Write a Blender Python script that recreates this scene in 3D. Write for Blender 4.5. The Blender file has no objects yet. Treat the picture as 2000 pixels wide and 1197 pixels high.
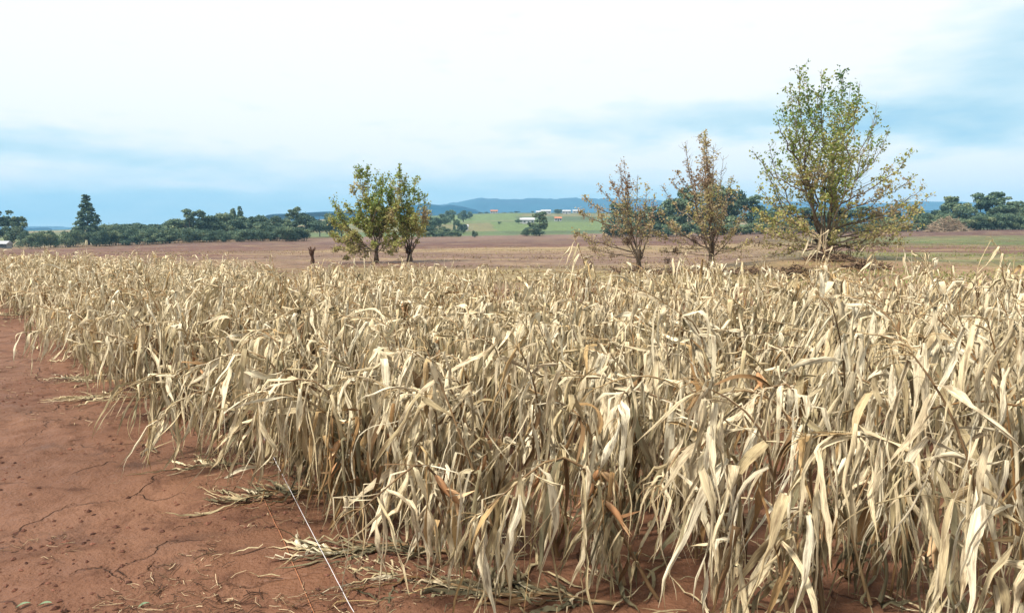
import bpy, math, random
import numpy as np
from math import radians as R, sin, cos, pi

random.seed(11)
rng = np.random.default_rng(11)
scene = bpy.context.scene
col = scene.collection

# ------------------------------------------------------------------ camera
CAMH, F, HOR = 2.3, 1400.0, 445.0
PITCH = math.atan((598.5 - HOR) / F)
cd = bpy.data.cameras.new("camera")
cd.sensor_width = 36.0
cd.lens = 36.0 * F / 2000.0
cd.clip_start, cd.clip_end = 0.05, 30000
cam = bpy.data.objects.new("camera", cd)
col.objects.link(cam)
cam.location = (0, 0, CAMH)
cam.rotation_euler = (pi / 2 - PITCH, 0, 0)
scene.camera = cam

# ------------------------------------------------------------------ light
SUN_EL, SUN_AZ = R(54), R(-118)          # azimuth from +Y towards +X
w = bpy.data.worlds.new("World")
scene.world = w
w.use_nodes = True
N, L = w.node_tree.nodes, w.node_tree.links
N.clear()


def mth(op, a, b=None, c=None):
    n = N.new("ShaderNodeMath")
    n.operation = op
    for i, v in enumerate((a, b, c)):
        if v is None:
            continue
        if isinstance(v, (int, float)):
            n.inputs[i].default_value = v
        else:
            L.new(v, n.inputs[i])
    return n.outputs[0]


tc = N.new("ShaderNodeTexCoord")
sep = N.new("ShaderNodeSeparateXYZ")
L.new(tc.outputs["Generated"], sep.inputs[0])
X, Y, Z = sep.outputs
AZ = mth("MULTIPLY", mth("ARCTAN2", X, Y), 180 / pi)
EL = mth("MULTIPLY", mth("ARCSINE", Z), 180 / pi)
cmb = N.new("ShaderNodeCombineXYZ")
L.new(mth("MULTIPLY", AZ, 0.06), cmb.inputs[0])
L.new(mth("MULTIPLY", EL, 0.22), cmb.inputs[1])


def wnoise(scale, detail, off):
    n = N.new("ShaderNodeTexNoise")
    n.inputs["Scale"].default_value = scale
    n.inputs["Detail"].default_value = detail
    n.inputs["Roughness"].default_value = 0.5
    va = N.new("ShaderNodeVectorMath")
    va.operation = "ADD"
    va.inputs[1].default_value = (off, off * 0.7, off * 1.3)
    L.new(cmb.outputs[0], va.inputs[0])
    L.new(va.outputs[0], n.inputs["Vector"])
    return mth("SUBTRACT", n.outputs["Fac"], 0.5)


n1, n2, n3 = wnoise(1.1, 3, 3.1), wnoise(2.3, 4, 9.7), wnoise(1.6, 4, 21.0)
AZW = mth("ADD", AZ, mth("MULTIPLY", n1, 14.0))
ELW = mth("ADD", EL, mth("ADD", mth("MULTIPLY", n2, 3.6), mth("MULTIPLY", n3, 1.6)))


def blob(a, e, sa, se, amp):
    x = mth("DIVIDE", mth("SUBTRACT", AZW, a), sa)
    y = mth("DIVIDE", mth("SUBTRACT", ELW, e), se)
    r = mth("ADD", mth("MULTIPLY", x, x), mth("MULTIPLY", y, y))
    return mth("MULTIPLY", mth("EXPONENT", mth("MULTIPLY", r, -1.0)), amp)


tot = None
for bl in [(0, 1.2, 300, 2.0, 0.56), (-30, 1.5, 16, 2.0, 0.16), (-33, 5.6, 9, 1.3, 0.46), (-24, 4.6, 10, 1.0, 0.22), (-2, 3.4, 14, 1.3, 0.30),
           (14, 7.8, 15, 1.4, 0.42), (24, 7.4, 8, 1.5, 0.32), (34, 10.0, 8, 3.2, 0.52), (30, 6.5, 7, 1.8, 0.42),
           (37, 13, 8, 2.5, 0.25), (5, 5.5, 10, 1.0, 0.12),
           (33, 2.6, 10, 1.3, -0.72), (18, 4.9, 9, 0.8, -0.28), (-37, 3.6, 3, 0.8, -0.38), (-24, 3.2, 7, 0.5, -0.16), (37, 1.2, 8, 0.9, -0.3)]:
    b = blob(*bl)
    tot = b if tot is None else mth("ADD", tot, b)
tot = mth("ADD", tot, mth("ADD", mth("MULTIPLY", n2, 0.40), mth("MULTIPLY", wnoise(4.5, 8, 40.0), 0.55)))
ramp = N.new("ShaderNodeValToRGB")
L.new(tot, ramp.inputs[0])
cr = ramp.color_ramp
cr.elements[0].position = 0.08
cr.elements[0].color = (0.735, 0.715, 0.695, 1)
cr.elements[1].position = 1.0
cr.elements[1].color = (0.20, 0.38, 0.54, 1)
for p, c in ((0.28, (0.60, 0.655, 0.67)), (0.48, (0.47, 0.585, 0.62)), (0.74, (0.33, 0.49, 0.57))):
    e = cr.elements.new(p)
    e.color = (*c, 1)
# overcast sky: brighter towards the zenith
zen = mth("MULTIPLY", mth("ADD", mth("MULTIPLY", mth("MAXIMUM", mth("SUBTRACT", Z, 0.28), 0.0), 0.15), 1.0), 7.4)
vs = N.new("ShaderNodeVectorMath")
vs.operation = "SCALE"
L.new(ramp.outputs[0], vs.inputs[0])
L.new(zen, vs.inputs[3])
sky = N.new("ShaderNodeTexSky")
sky.sky_type = "NISHITA"
sky.sun_disc = False
sky.sun_elevation = SUN_EL
sky.sun_rotation = SUN_AZ
sky.air_density, sky.dust_density = 1.0, 2.0
mx = N.new("ShaderNodeMix")
mx.data_type = "RGBA"
mx.inputs[0].default_value = 0.96
L.new(sky.outputs[0], mx.inputs[6])
L.new(vs.outputs[0], mx.inputs[7])
bg = N.new("ShaderNodeBackground")
bg.inputs[1].default_value = 0.1
L.new(mx.outputs[2], bg.inputs[0])
wo = N.new("ShaderNodeOutputWorld")
L.new(bg.outputs[0], wo.inputs[0])

sd = bpy.data.lights.new("sun", "SUN")
sd.energy = 3.5
sd.angle = R(7)
sd.color = (1.0, 0.94, 0.84)
sun = bpy.data.objects.new("sun", sd)
col.objects.link(sun)
sun.rotation_euler = (pi / 2 - SUN_EL, 0, pi - SUN_AZ)

scene.view_settings.view_transform = "Standard"
scene.view_settings.look = "None"
scene.view_settings.exposure = 1.12
scene.view_settings.gamma = 1.0
scene.cycles.max_bounces = 5
scene.cycles.diffuse_bounces = 2
scene.cycles.glossy_bounces = 2
scene.cycles.transmission_bounces = 3
scene.cycles.volume_bounces = 0
scene.cycles.use_denoising = True


# ------------------------------------------------------------------ helpers
def at(px, py, Yd):
    """a point of the place from a reading in the photo and its distance along the view"""
    a, b = (px - 1000) / F, (598.5 - py) / F
    d = np.array([a, cos(PITCH) + b * sin(PITCH), -sin(PITCH) + b * cos(PITCH)])
    return np.array([0, 0, CAMH]) + d * (Yd / d[1])


def hsh(ix, iy, s):
    h = (ix.astype(np.int64) * 374761393 + iy.astype(np.int64) * 668265263 + s * 982451653) & 0x7FFFFFFF
    h = ((h ^ (h >> 13)) * 1274126177) & 0x7FFFFFFF
    return ((h ^ (h >> 16)) & 0xFFFF) / 65535.0


def vnoise(x, y, s=0):
    x, y = np.asarray(x, float), np.asarray(y, float)
    ix, iy = np.floor(x), np.floor(y)
    fx, fy = x - ix, y - iy
    fx, fy = fx * fx * (3 - 2 * fx), fy * fy * (3 - 2 * fy)
    a = hsh(ix, iy, s) * (1 - fx) + hsh(ix + 1, iy, s) * fx
    b = hsh(ix, iy + 1, s) * (1 - fx) + hsh(ix + 1, iy + 1, s) * fx
    return a * (1 - fy) + b * fy - 0.5


def fbm(x, y, s=0, o=4):
    t, a = 0, 1.0
    for k in range(o):
        t = t + a * vnoise(x * 2 ** k, y * 2 ** k, s + k)
        a *= 0.5
    return t


def sst(e0, e1, x):
    t = np.clip((x - e0) / (e1 - e0), 0, 1)
    return t * t * (3 - 2 * t)


def norm(v):
    return v / (np.linalg.norm(v, axis=-1, keepdims=True) + 1e-9)


class MB:
    """collects vertex / face arrays, builds ONE mesh object"""

    def __init__(s):
        s.v, s.q, s.t, s.tone, s.uv, s.n = [], [], [], [], [], 0

    def add(s, v, q=None, t=None, tone=0.5, uv=None):
        v = np.asarray(v, float).reshape(-1, 3)
        s.v.append(v)
        if q is not None and len(q):
            s.q.append(np.asarray(q, np.int64).reshape(-1, 4) + s.n)
        if t is not None and len(t):
            s.t.append(np.asarray(t, np.int64).reshape(-1, 3) + s.n)
        s.tone.append(np.broadcast_to(np.asarray(tone, float).reshape(-1), (len(v),)) if np.ndim(tone) == 0 or np.size(tone) == 1
                      else np.asarray(tone, float).reshape(-1))
        s.uv.append(np.zeros((len(v), 2)) if uv is None else np.asarray(uv, float).reshape(-1, 2))
        s.n += len(v)

    def mesh(s, name, mat, smooth=True):
        me = bpy.data.meshes.new(name)
        v = np.concatenate(s.v)
        q = np.concatenate(s.q) if s.q else np.zeros((0, 4), np.int64)
        t = np.concatenate(s.t) if s.t else np.zeros((0, 3), np.int64)
        loops = np.concatenate([q.ravel(), t.ravel()])
        starts = np.concatenate([np.arange(len(q)) * 4, len(q) * 4 + np.arange(len(t)) * 3])
        me.vertices.add(len(v))
        me.vertices.foreach_set("co", v.astype(np.float32).ravel())
        me.loops.add(len(loops))
        me.loops.foreach_set("vertex_index", loops.astype(np.int32))
        me.polygons.add(len(starts))
        me.polygons.foreach_set("loop_start", starts.astype(np.int32))
        me.polygons.foreach_set("use_smooth", np.full(len(starts), smooth))
        a = me.attributes.new("tone", "FLOAT", "POINT")
        a.data.foreach_set("value", np.concatenate(s.tone).astype(np.float32))
        u = me.attributes.new("luv", "FLOAT_VECTOR", "POINT")
        uu = np.concatenate(s.uv)
        u.data.foreach_set("vector", np.column_stack([uu, np.zeros(len(uu))]).astype(np.float32).ravel())
        me.update(calc_edges=True)
        me.validate()
        if mat:
            me.materials.append(mat)
        return me

    def build(s, name, mat, parent=None, smooth=True):
        o = bpy.data.objects.new(name, s.mesh(name, mat, smooth))
        col.objects.link(o)
        if parent:
            o.parent = parent
        return o


def tag(o, label=None, cat=None, group=None, kind=None):
    for k, v in (("label", label), ("category", cat), ("group", group), ("kind", kind)):
        if v:
            o[k] = v
    return o


def empty(name, loc, rz=0):
    o = bpy.data.objects.new(name, None)
    o.empty_display_size = 0.2
    col.objects.link(o)
    o.location = [float(c) for c in loc]
    o.rotation_euler = (0, 0, rz)
    return o


def copy_tree(root):
    r = root.copy()
    col.objects.link(r)
    for ch in list(root.children):
        c = ch.copy()
        col.objects.link(c)
        c.parent = r
    return r


def tube(mb, pts, rad, sides=6, tone=0.5, cap=True):
    P = np.asarray(pts, float)
    n = len(P)
    rad = np.broadcast_to(np.asarray(rad, float), (n,))
    T = norm(np.gradient(P, axis=0))
    ref = np.array([0.0, 0, 1.0])
    if abs(T[0] @ ref) > 0.9:
        ref = np.array([1.0, 0, 0])
    U = np.zeros_like(P)
    u = norm(np.cross(T[0], ref))
    for i in range(n):
        u = norm(u - T[i] * (u @ T[i]))
        U[i] = u
    V = np.cross(T, U)
    an = np.arange(sides) * 2 * pi / sides
    ring = P[:, None] + rad[:, None, None] * (np.cos(an)[None, :, None] * U[:, None] + np.sin(an)[None, :, None] * V[:, None])
    i, j = np.meshgrid(np.arange(n - 1), np.arange(sides), indexing="ij")
    q = np.stack([i * sides + j, i * sides + (j + 1) % sides, (i + 1) * sides + (j + 1) % sides, (i + 1) * sides + j], -1).reshape(-1, 4)
    uv = np.stack(np.broadcast_arrays((np.arange(sides) / sides)[None, :], np.linspace(0, 1, n)[:, None]), -1)
    mb.add(ring.reshape(-1, 3), q, tone=tone, uv=uv)
    if cap and sides >= 3:
        e = np.array([[0, k, k + 1] for k in range(1, sides - 1)])
        mb.add(ring[-1], t=e, tone=tone)


# ------------------------------------------------------------------ materials
class Mat:
    def __init__(s, name, rough=0.9, spec=0.2):
        s.m = bpy.data.materials.new(name)
        s.m.use_nodes = True
        s.N, s.L = s.m.node_tree.nodes, s.m.node_tree.links
        s.b = s.N["Principled BSDF"]
        s.out = s.N["Material Output"]
        s.b.inputs["Roughness"].default_value = rough
        s.b.inputs["Specular IOR Level"].default_value = spec

    def n(s, t, **kw):
        n = s.N.new(t)
        for k, v in kw.items():
            setattr(n, k, v)
        return n

    def attr(s, name):
        n = s.n("ShaderNodeAttribute")
        n.attribute_name = name
        return n

    def noise(s, vec, scale, detail=4, rough=0.55, dist=0.0):
        n = s.n("ShaderNodeTexNoise")
        n.inputs["Scale"].default_value = scale
        n.inputs["Detail"].default_value = detail
        n.inputs["Roughness"].default_value = rough
        n.inputs["Distortion"].default_value = dist
        if vec is not None:
            s.L.new(vec, n.inputs["Vector"])
        return n.outputs["Fac"]

    def math(s, op, a, b=None, clamp=False):
        n = s.n("ShaderNodeMath", operation=op)
        n.use_clamp = clamp
        for i, v in enumerate((a, b)):
            if v is None:
                continue
            if isinstance(v, (int, float)):
                n.inputs[i].default_value = v
            else:
                s.L.new(v, n.inputs[i])
        return n.outputs[0]

    def ramp(s, fac, stops, interp="LINEAR"):
        n = s.n("ShaderNodeValToRGB")
        n.color_ramp.interpolation = interp
        el = n.color_ramp.elements
        while len(el) < len(stops):
            el.new(0.5)
        for e, (p, c) in zip(el, stops):
            e.position = p
            e.color = (*c, 1) if len(c) == 3 else c
        s.L.new(fac, n.inputs[0])
        return n.outputs[0]

    def mix(s, fac, a, b, blend="MIX"):
        n = s.n("ShaderNodeMix", data_type="RGBA", blend_type=blend)
        for sock, v in ((n.inputs[0], fac), (n.inputs[6], a), (n.inputs[7], b)):
            if isinstance(v, (int, float)):
                sock.default_value = v
            elif isinstance(v, tuple):
                sock.default_value = (*v, 1) if len(v) == 3 else v
            else:
                s.L.new(v, sock)
        return n.outputs[2]

    def vmul(s, vec, k):
        n = s.n("ShaderNodeVectorMath", operation="MULTIPLY")
        s.L.new(vec, n.inputs[0])
        n.inputs[1].default_value = k
        return n.outputs[0]

    def vadd(s, a, b):
        n = s.n("ShaderNodeVectorMath", operation="ADD")
        s.L.new(a, n.inputs[0])
        s.L.new(b, n.inputs[1])
        return n.outputs[0]

    def bump(s, h, strength=0.5, dist=0.02):
        n = s.n("ShaderNodeBump")
        n.inputs["Strength"].default_value = strength
        n.inputs["Distance"].default_value = dist
        s.L.new(h, n.inputs["Height"])
        s.L.new(n.outputs[0], s.b.inputs["Normal"])
        return n.outputs[0]

    def color(s, c):
        if isinstance(c, tuple):
            s.b.inputs["Base Color"].default_value = (*c, 1)
        else:
            s.L.new(c, s.b.inputs["Base Color"])

    def translucent(s, c, amount):
        tr = s.n("ShaderNodeBsdfTranslucent")
        if isinstance(c, tuple):
            tr.inputs[0].default_value = (*c, 1)
        else:
            s.L.new(c, tr.inputs[0])
        m = s.n("ShaderNodeMixShader")
        m.inputs[0].default_value = amount
        s.L.new(s.b.outputs[0], m.inputs[1])
        s.L.new(tr.outputs[0], m.inputs[2])
        s.L.new(m.outputs[0], s.out.inputs[0])


def leaf_material():
    M = Mat("dry_maize_leaf", 0.75, 0.25)
    tone = M.attr("tone").outputs["Fac"]
    uv = M.attr("luv").outputs["Vector"]
    cx = M.n("ShaderNodeCombineXYZ")
    M.L.new(M.math("MULTIPLY", tone, 137.0), cx.inputs[2])
    p = M.vadd(M.vmul(uv, (7, 1.6, 1)), cx.outputs[0])
    p2 = M.vadd(M.vmul(uv, (1.6, 5.0, 1)), cx.outputs[0])
    streak = M.noise(p, 2.2, 3)
    blot = M.noise(p2, 1.3, 4)
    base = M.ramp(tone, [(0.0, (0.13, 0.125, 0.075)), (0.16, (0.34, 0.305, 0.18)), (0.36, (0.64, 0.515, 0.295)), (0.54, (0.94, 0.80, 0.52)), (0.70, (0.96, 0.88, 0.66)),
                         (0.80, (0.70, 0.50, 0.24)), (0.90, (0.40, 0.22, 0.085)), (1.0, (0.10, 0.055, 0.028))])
    c = M.mix(M.ramp(streak, [(0.35, (0, 0, 0)), (0.65, (1, 1, 1))]), M.mix(0.5, base, (0.17, 0.125, 0.065)), base)
    c = M.mix(M.math("MULTIPLY", M.ramp(blot, [(0.50, (0, 0, 0)), (0.66, (1, 1, 1))]), 0.7), c, (0.17, 0.11, 0.06))
    sx = M.n("ShaderNodeSeparateXYZ")
    M.L.new(uv, sx.inputs[0])
    tipf = M.math("MULTIPLY", M.ramp(M.math("ADD", sx.outputs[1], M.math("MULTIPLY", M.math("SUBTRACT", blot, .5), 1.2)), [(.72, (0, 0, 0)), (1.0, (1, 1, 1))]), .6)
    c = M.mix(tipf, c, M.mix(1.0, c, (.48, .40, .30), "MULTIPLY"))
    M.color(c)
    h = M.noise(M.vadd(M.vmul(uv, (16, 1.5, 1)), cx.outputs[0]), 2.0, 2)
    M.bump(h, 0.7, 0.012)
    M.translucent(c, 0.10)
    return M.m


def simple_mat(name, stops, scale=3.0, rough=0.9, spec=0.15, bump=0.0, stretch=(1, 1, 1), tone=0.0):
    M = Mat(name, rough, spec)
    g = M.n("ShaderNodeNewGeometry").outputs["Position"]
    f = M.noise(M.vmul(g, stretch), scale, 5)
    if tone:
        f = M.math("ADD", M.math("MULTIPLY", f, 1 - tone), M.math("MULTIPLY", M.attr("tone").outputs["Fac"], tone))
    M.color(M.ramp(f, stops))
    if bump:
        M.bump(f, 0.7, bump)
    return M.m


def foliage_mat(name, stops, trans=0.25, rough=0.7, vary=0.0):
    M = Mat(name, rough, 0.25)
    f = M.attr("tone").outputs["Fac"]
    if vary:
        f = M.math("ADD", f, M.math("MULTIPLY", M.math("SUBTRACT", M.n("ShaderNodeObjectInfo").outputs["Random"], .5), vary))
    c = M.ramp(f, stops)
    M.color(c)
    M.translucent(c, trans)
    return M.m


M_leaf = leaf_material()
M_stalk = simple_mat("dry_maize_stalk", [(0.2, (0.07, 0.04, 0.02)), (0.5, (0.20, 0.125, 0.06)), (0.85, (0.42, 0.32, 0.17))], 6, 0.7, 0.25, 0.004, (1, 1, 0.5), 0.4)
M_tassel = simple_mat("dry_tassel", [(0.2, (0.2, 0.12, 0.06)), (0.8, (0.5, 0.38, 0.2))], 8, 0.85)
M_husk = simple_mat("dry_husk", [(0.25, (0.20, 0.095, 0.045)), (0.5, (0.40, 0.21, 0.10)), (0.75, (0.62, 0.43, 0.24))], 14, 0.75, 0.2, 0.004, (1, 1, 0.25), 0.5)
M_bark = simple_mat("bark", [(0.25, (0.05, 0.035, 0.025)), (0.5, (0.16, 0.12, 0.085)), (0.8, (0.30, 0.25, 0.19))], 2.5, 0.95, 0.1, 0.02, (1, 1, 0.35), 0.55)
M_mud_bark = simple_mat("mud_covered_bark", [(0.3, (0.045, 0.025, 0.018)), (0.7, (0.13, 0.08, 0.055))], 3, 0.95, 0.1, 0.03)
M_far_bark = simple_mat("far_bark", [(0.3, (0.06, 0.045, 0.035)), (0.7, (0.16, 0.12, 0.1))], 0.6)
M_brush = simple_mat("dead_brush", [(0.2, (0.035, 0.022, 0.016)), (0.5, (0.11, 0.07, 0.048)), (0.8, (0.26, 0.18, 0.11))], 4, 0.95, 0.1, 0.0, (1, 1, 1), 0.6)
M_pale_brush = simple_mat("pale_brush", [(0.2, (0.16, 0.12, 0.085)), (0.8, (0.36, 0.28, 0.2))], 1.0, 0.95, 0.1, 0.0, (1, 1, 1), 0.5)

# ------------------------------------------------------------------ terrain
KU = (np.array([-1500, 0, 500, 800, 1000, 1250, 1600, 2000, 3500]) - 1000) / F
KD = np.log(np.array([1, 20, 30, 40, 60, 120, 250, 400, 700, 1000, 1500, 3000, 9000]))
KZ = np.array([
    # 1   20  30   40   60    120   250   400   700  1000  1500  3000 9000
    [0.0, 0.0, 0.0, 0.0, 0.0, -1.5, -5.0, -5.0, -3.0, -4.0, -6.0, -12.0, -20],
    [0.0, 0.0, 0.0, 0.0, 0.0, -1.5, -5.2, -4.8, -2.0, -2.5, -6.0, -12.0, -20],
    [0.0, 0.0, 0.0, 0.0, 0.05, -1.0, -2.6, -1.6, 4.0, 9.0, 14.0, 16.0, 20],
    [0.0, 0.0, 0.0, 0.0, 0.05, -0.7, -2.0, -1.6, 6.0, 18.0, 26.0, 22.0, 20],
    [0.0, 0.0, 0.0, 0.0, 0.0, -0.5, -1.8, -1.0, 8.8, 22.5, 20.0, 20.0, 20],
    [0.0, 0.0, 0.0, 0.0, 0.0, -0.2, -0.8, 0.0, 9.0, 22.5, 20.0, 20.0, 20],
    [0.0, 0.0, 0.25, 0.55, 0.45, 0.3, 0.6, 1.0, 3.0, 5.0, 12.0, 20.0, 20],
    [0.0, 0.0, 0.2, 0.5, 0.4, 0.6, 1.6, 2.3, 3.0, 5.0, 12.0, 20.0, 20],
    [0.0, 0.0, 0.2, 0.5, 0.4, 0.6, 1.6, 2.3, 3.0, 5.0, 12.0, 20.0, 20]])


def gz(x, y, micro=True):
    x, y = np.asarray(x, float), np.asarray(y, float)
    d = np.hypot(x, y)
    u = np.clip(x / np.maximum(y, 0.3 * np.abs(x) + 1e-3), KU[0], KU[-1])
    ld = np.log(np.maximum(np.maximum(y, d * 0.5), 1.01))
    iu = np.clip(np.searchsorted(KU, u) - 1, 0, len(KU) - 2)
    idd = np.clip(np.searchsorted(KD, ld) - 1, 0, len(KD) - 2)
    fu = (u - KU[iu]) / (KU[iu + 1] - KU[iu])
    fd = np.clip((ld - KD[idd]) / (KD[idd + 1] - KD[idd]), 0, 1)
    fu, fd = fu * fu * (3 - 2 * fu), fd * fd * (3 - 2 * fd)
    z = (KZ[iu, idd] * (1 - fu) + KZ[iu + 1, idd] * fu) * (1 - fd) + (KZ[iu, idd + 1] * (1 - fu) + KZ[iu + 1, idd + 1] * fu) * fd
    if micro:
        near = 1 - sst(18, 45, d)
        z = z + near * (0.045 * fbm(x * 0.9, y * 0.9, 5, 3) + 0.034 * fbm(x * 3.1, y * 3.1, 15, 3) + 0.014 * fbm(x * 7.3, y * 7.3, 19, 2))
        z = z + sst(20, 60, d) * (1 - sst(200, 400, d)) * 0.10 * fbm(x * 0.15, y * 0.3, 25, 3)
    return z


def field_edge(x, y):
    """signed distance to the left edge of the maize (positive inside)"""
    dx, dy = -14.4, 16.6
    l = math.hypot(dx, dy)
    return ((x + 0.45) * dy - (y - 4.4) * dx) / l + 0.45 * fbm(np.asarray(x) * 0.35 + 3, np.asarray(y) * 0.35, 77, 2)


def far_limit(x):
    return np.interp(x, [-26, -19, -12, -6, 0, 5, 9, 14, 22], [34, 31, 27, 21.5, 17.6, 15.4, 14.2, 13.2, 12])


rings = np.concatenate([np.linspace(0.4, 3.4, 10), np.arange(3.5, 11, 0.05), 11 * 1.013 ** np.arange(0, 150),
                        11 * 1.013 ** 150 * 1.028 ** np.arange(0, 200)])
rings = rings[rings < 7000]
angs = np.concatenate([np.arange(-180, -46, 4.0), np.arange(-46, 46, 0.2), np.arange(46, 180.1, 4.0)])
angs[-1] = 180
RR, AA = np.meshgrid(rings, np.radians(angs), indexing="ij")
GX, GY = RR * np.sin(AA), RR * np.cos(AA)
GZ = gz(GX, GY)
nR, nA = GX.shape
i, j = np.meshgrid(np.arange(nR - 1), np.arange(nA - 1), indexing="ij")
gq = np.stack([i * nA + j, i * nA + j + 1, (i + 1) * nA + j + 1, (i + 1) * nA + j], -1).reshape(-1, 4)[:, ::-1]
gm = MB()
gm.add(np.stack([GX, GY, GZ], -1), gq)

# land cover: what grows or lies on each patch of ground
C = lambda *a: np.array(a, float)
SOIL, PLOUGH, DARK, PINK, TAN, OLIVE, GREEN, LIME = (C(.146, .069, .038), C(.114, .053, .034), C(.080, .036, .026), C(.150, .092, .062),
                                                     C(.25, .175, .09), C(.175, .15, .06), C(.072, .108, .028), C(.10, .15, .035))


def land(x, y):
    d = np.hypot(x, y)
    u = x / np.maximum(y, 0.5 * d)
    q = d * (1 + 0.16 * fbm(x * 0.02, y * 0.05, 31, 3) + 0.10 * fbm(x * 0.2, y * 0.45, 33, 3))
    right = sst(0.28, 0.5, u)
    left = 1 - sst(-0.45, -0.2, u)
    st = fbm(x * 0.10, y * 0.5, 41, 4)

    def bands(ks):
        dd = np.log(np.array([k for k, _ in ks]))
        cc = np.array([c for _, c in ks])
        lq = np.log(np.maximum(q, 1))
        return np.stack([np.interp(lq, dd, cc[:, k]) for k in range(3)], -1)
    bc = bands([(1, SOIL), (26, SOIL), (32, OLIVE * .6 + TAN * .4), (42, OLIVE * .5 + TAN * .5), (47, PINK), (66, PINK * .8 + TAN * .2), (72, TAN), (80, OLIVE * .5 + TAN * .5), (98, TAN),
                (104, PLOUGH), (125, DARK * .6 + PLOUGH * .4), (200, DARK), (235, PLOUGH * .7 + PINK * .3), (330, PINK * 1.05), (345, GREEN), (600, GREEN), (900, LIME * .85), (1300, OLIVE), (3000, GREEN * .5)])
    br = bands([(1, SOIL), (24, SOIL), (27, TAN), (36, TAN * .6 + SOIL * .4), (44, TAN * .7 + PLOUGH * .3), (49, GREEN * .75 + TAN * .25), (60, GREEN * .6 + TAN * .4), (65, PLOUGH), (85, PLOUGH * .8 + TAN * .2), (95, GREEN),
                (150, GREEN * .8 + TAN * .2), (170, DARK), (330, DARK), (360, GREEN * .5), (3000, GREEN * .5)])
    bl = bands([(1, SOIL), (40, SOIL), (48, TAN), (60, PINK * .6 + PLOUGH * .4), (66, PLOUGH), (130, PLOUGH), (220, PLOUGH * .6 + DARK * .4), (265, DARK), (330, TAN), (360, OLIVE * .8), (500, TAN * .7 + PINK * .3), (900, OLIVE), (3000, GREEN * .5)])
    c = bc * (1 - right - left)[..., None] + br * right[..., None] + bl * left[..., None]
    mid = sst(30, 45, d) * (1 - sst(230, 300, d))
    k = (sst(0.05, 0.35, st) * 0.55 * mid)[..., None]
    c = c * (1 - k) + (TAN * .8 + OLIVE * .2) * k
    k = (sst(0.08, 0.35, -st) * 0.45 * mid)[..., None]
    c = c * (1 - k) + PLOUGH * .8 * k
    # hillside fields: strips of different crops
    hill = sst(340, 380, d) * (1 - sst(1500, 2500, d)) * (1 - right)
    cell = hsh(np.floor(x / 130 + 0.4 * vnoise(x * .01, y * .01, 3)), np.floor(y / 75 + 0.3 * vnoise(x * .008, y * .008, 4)), 9)
    k = (hill * 0.75)[..., None]
    crop = np.where(cell[..., None] < .3, LIME, np.where(cell[..., None] < .55, GREEN, np.where(cell[..., None] < .75, OLIVE * .9, np.where(cell[..., None] < .88, TAN * 1.1, GREEN * .7))))
    c = c * (1 - k) + crop * k
    return c * (1 + 0.25 * fbm(x * 0.3, y * 0.9, 51, 3))[..., None]


LC = land(GX, GY)
M = Mat("land", 0.85, 0.2)
geo = M.n("ShaderNodeNewGeometry").outputs["Position"]
lc = M.attr("land").outputs["Color"]
nb, nm, ns = M.noise(geo, 0.55, 5, 0.6, 0.6), M.noise(geo, 3.2, 6, 0.62, 0.4), M.noise(geo, 34, 4, 0.6)
c = M.mix(M.ramp(nb, [(0.35, (0, 0, 0)), (0.68, (1, 1, 1))]), M.mix(1.0, lc, (0.72, 0.66, 0.64), "MULTIPLY"), M.mix(1.0, lc, (1.2, 1.24, 1.28), "MULTIPLY"))
c = M.mix(M.math("MULTIPLY", M.ramp(nm, [(0.52, (0, 0, 0)), (0.70, (1, 1, 1))]), 0.75), c, M.mix(1.0, c, (0.42, 0.36, 0.36), "MULTIPLY"))
vor = M.n("ShaderNodeTexVoronoi")
vor.inputs["Scale"].default_value = 2.6
M.L.new(M.vadd(geo, M.vmul(M.n("ShaderNodeTexNoise").outputs["Color"], (0.6, 0.6, 0))), vor.inputs["Vector"])
foot = M.ramp(vor.outputs["Distance"], [(0.04, (1, 1, 1)), (0.17, (0, 0, 0))])
foot = M.math("MULTIPLY", foot, M.ramp(nb, [(0.45, (0, 0, 0)), (0.6, (1, 1, 1))]))
smud = M.noise(M.vmul(geo, (1, 1.0, 1)), 1.25, 3, 0.5, 0.8)
c = M.mix(M.math("MULTIPLY", M.ramp(smud, [(0.58, (0, 0, 0)), (0.72, (1, 1, 1))]), 0.7), c, M.mix(1.0, c, (0.36, 0.38, 0.45), "MULTIPLY"))
c = M.mix(M.math("MULTIPLY", foot, 0.45), c, M.mix(1.0, c, (0.5, 0.45, 0.45), "MULTIPLY"))
c = M.mix(M.math("MULTIPLY", M.ramp(ns, [(0.62, (0, 0, 0)), (0.72, (1, 1, 1))]), 0.5), c, (0.06, 0.03, 0.022))
ck = M.n("ShaderNodeTexVoronoi", feature="DISTANCE_TO_EDGE")
ck.inputs["Scale"].default_value = .75
wn = M.n("ShaderNodeTexNoise")
wn.inputs["Scale"].default_value = 1.7
wn.inputs["Detail"].default_value = 5
M.L.new(geo, wn.inputs["Vector"])
M.L.new(M.vadd(geo, M.vmul(wn.outputs["Color"], (1.1, 1.1, 0))), ck.inputs["Vector"])
crk = M.math("MULTIPLY", M.ramp(ck.outputs["Distance"], [(0.0, (1, 1, 1)), (0.014, (0, 0, 0))]), M.ramp(wn.outputs["Fac"], [(.45, (0, 0, 0)), (.55, (1, 1, 1))]))
c = M.mix(M.math("MULTIPLY", crk, .35), c, M.mix(1.0, c, (0.45, 0.36, 0.34), "MULTIPLY"))
M.color(c)
M.L.new(M.ramp(nm, [(0.3, (0.45, 0.45, 0.45)), (0.7, (0.85, 0.85, 0.85))]), M.b.inputs["Roughness"])
hh = M.math("ADD", M.math("MULTIPLY", nm, 1.0), M.math("MULTIPLY", ns, 0.35))
hh = M.math("SUBTRACT", hh, M.math("MULTIPLY", foot, 0.6))
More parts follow.
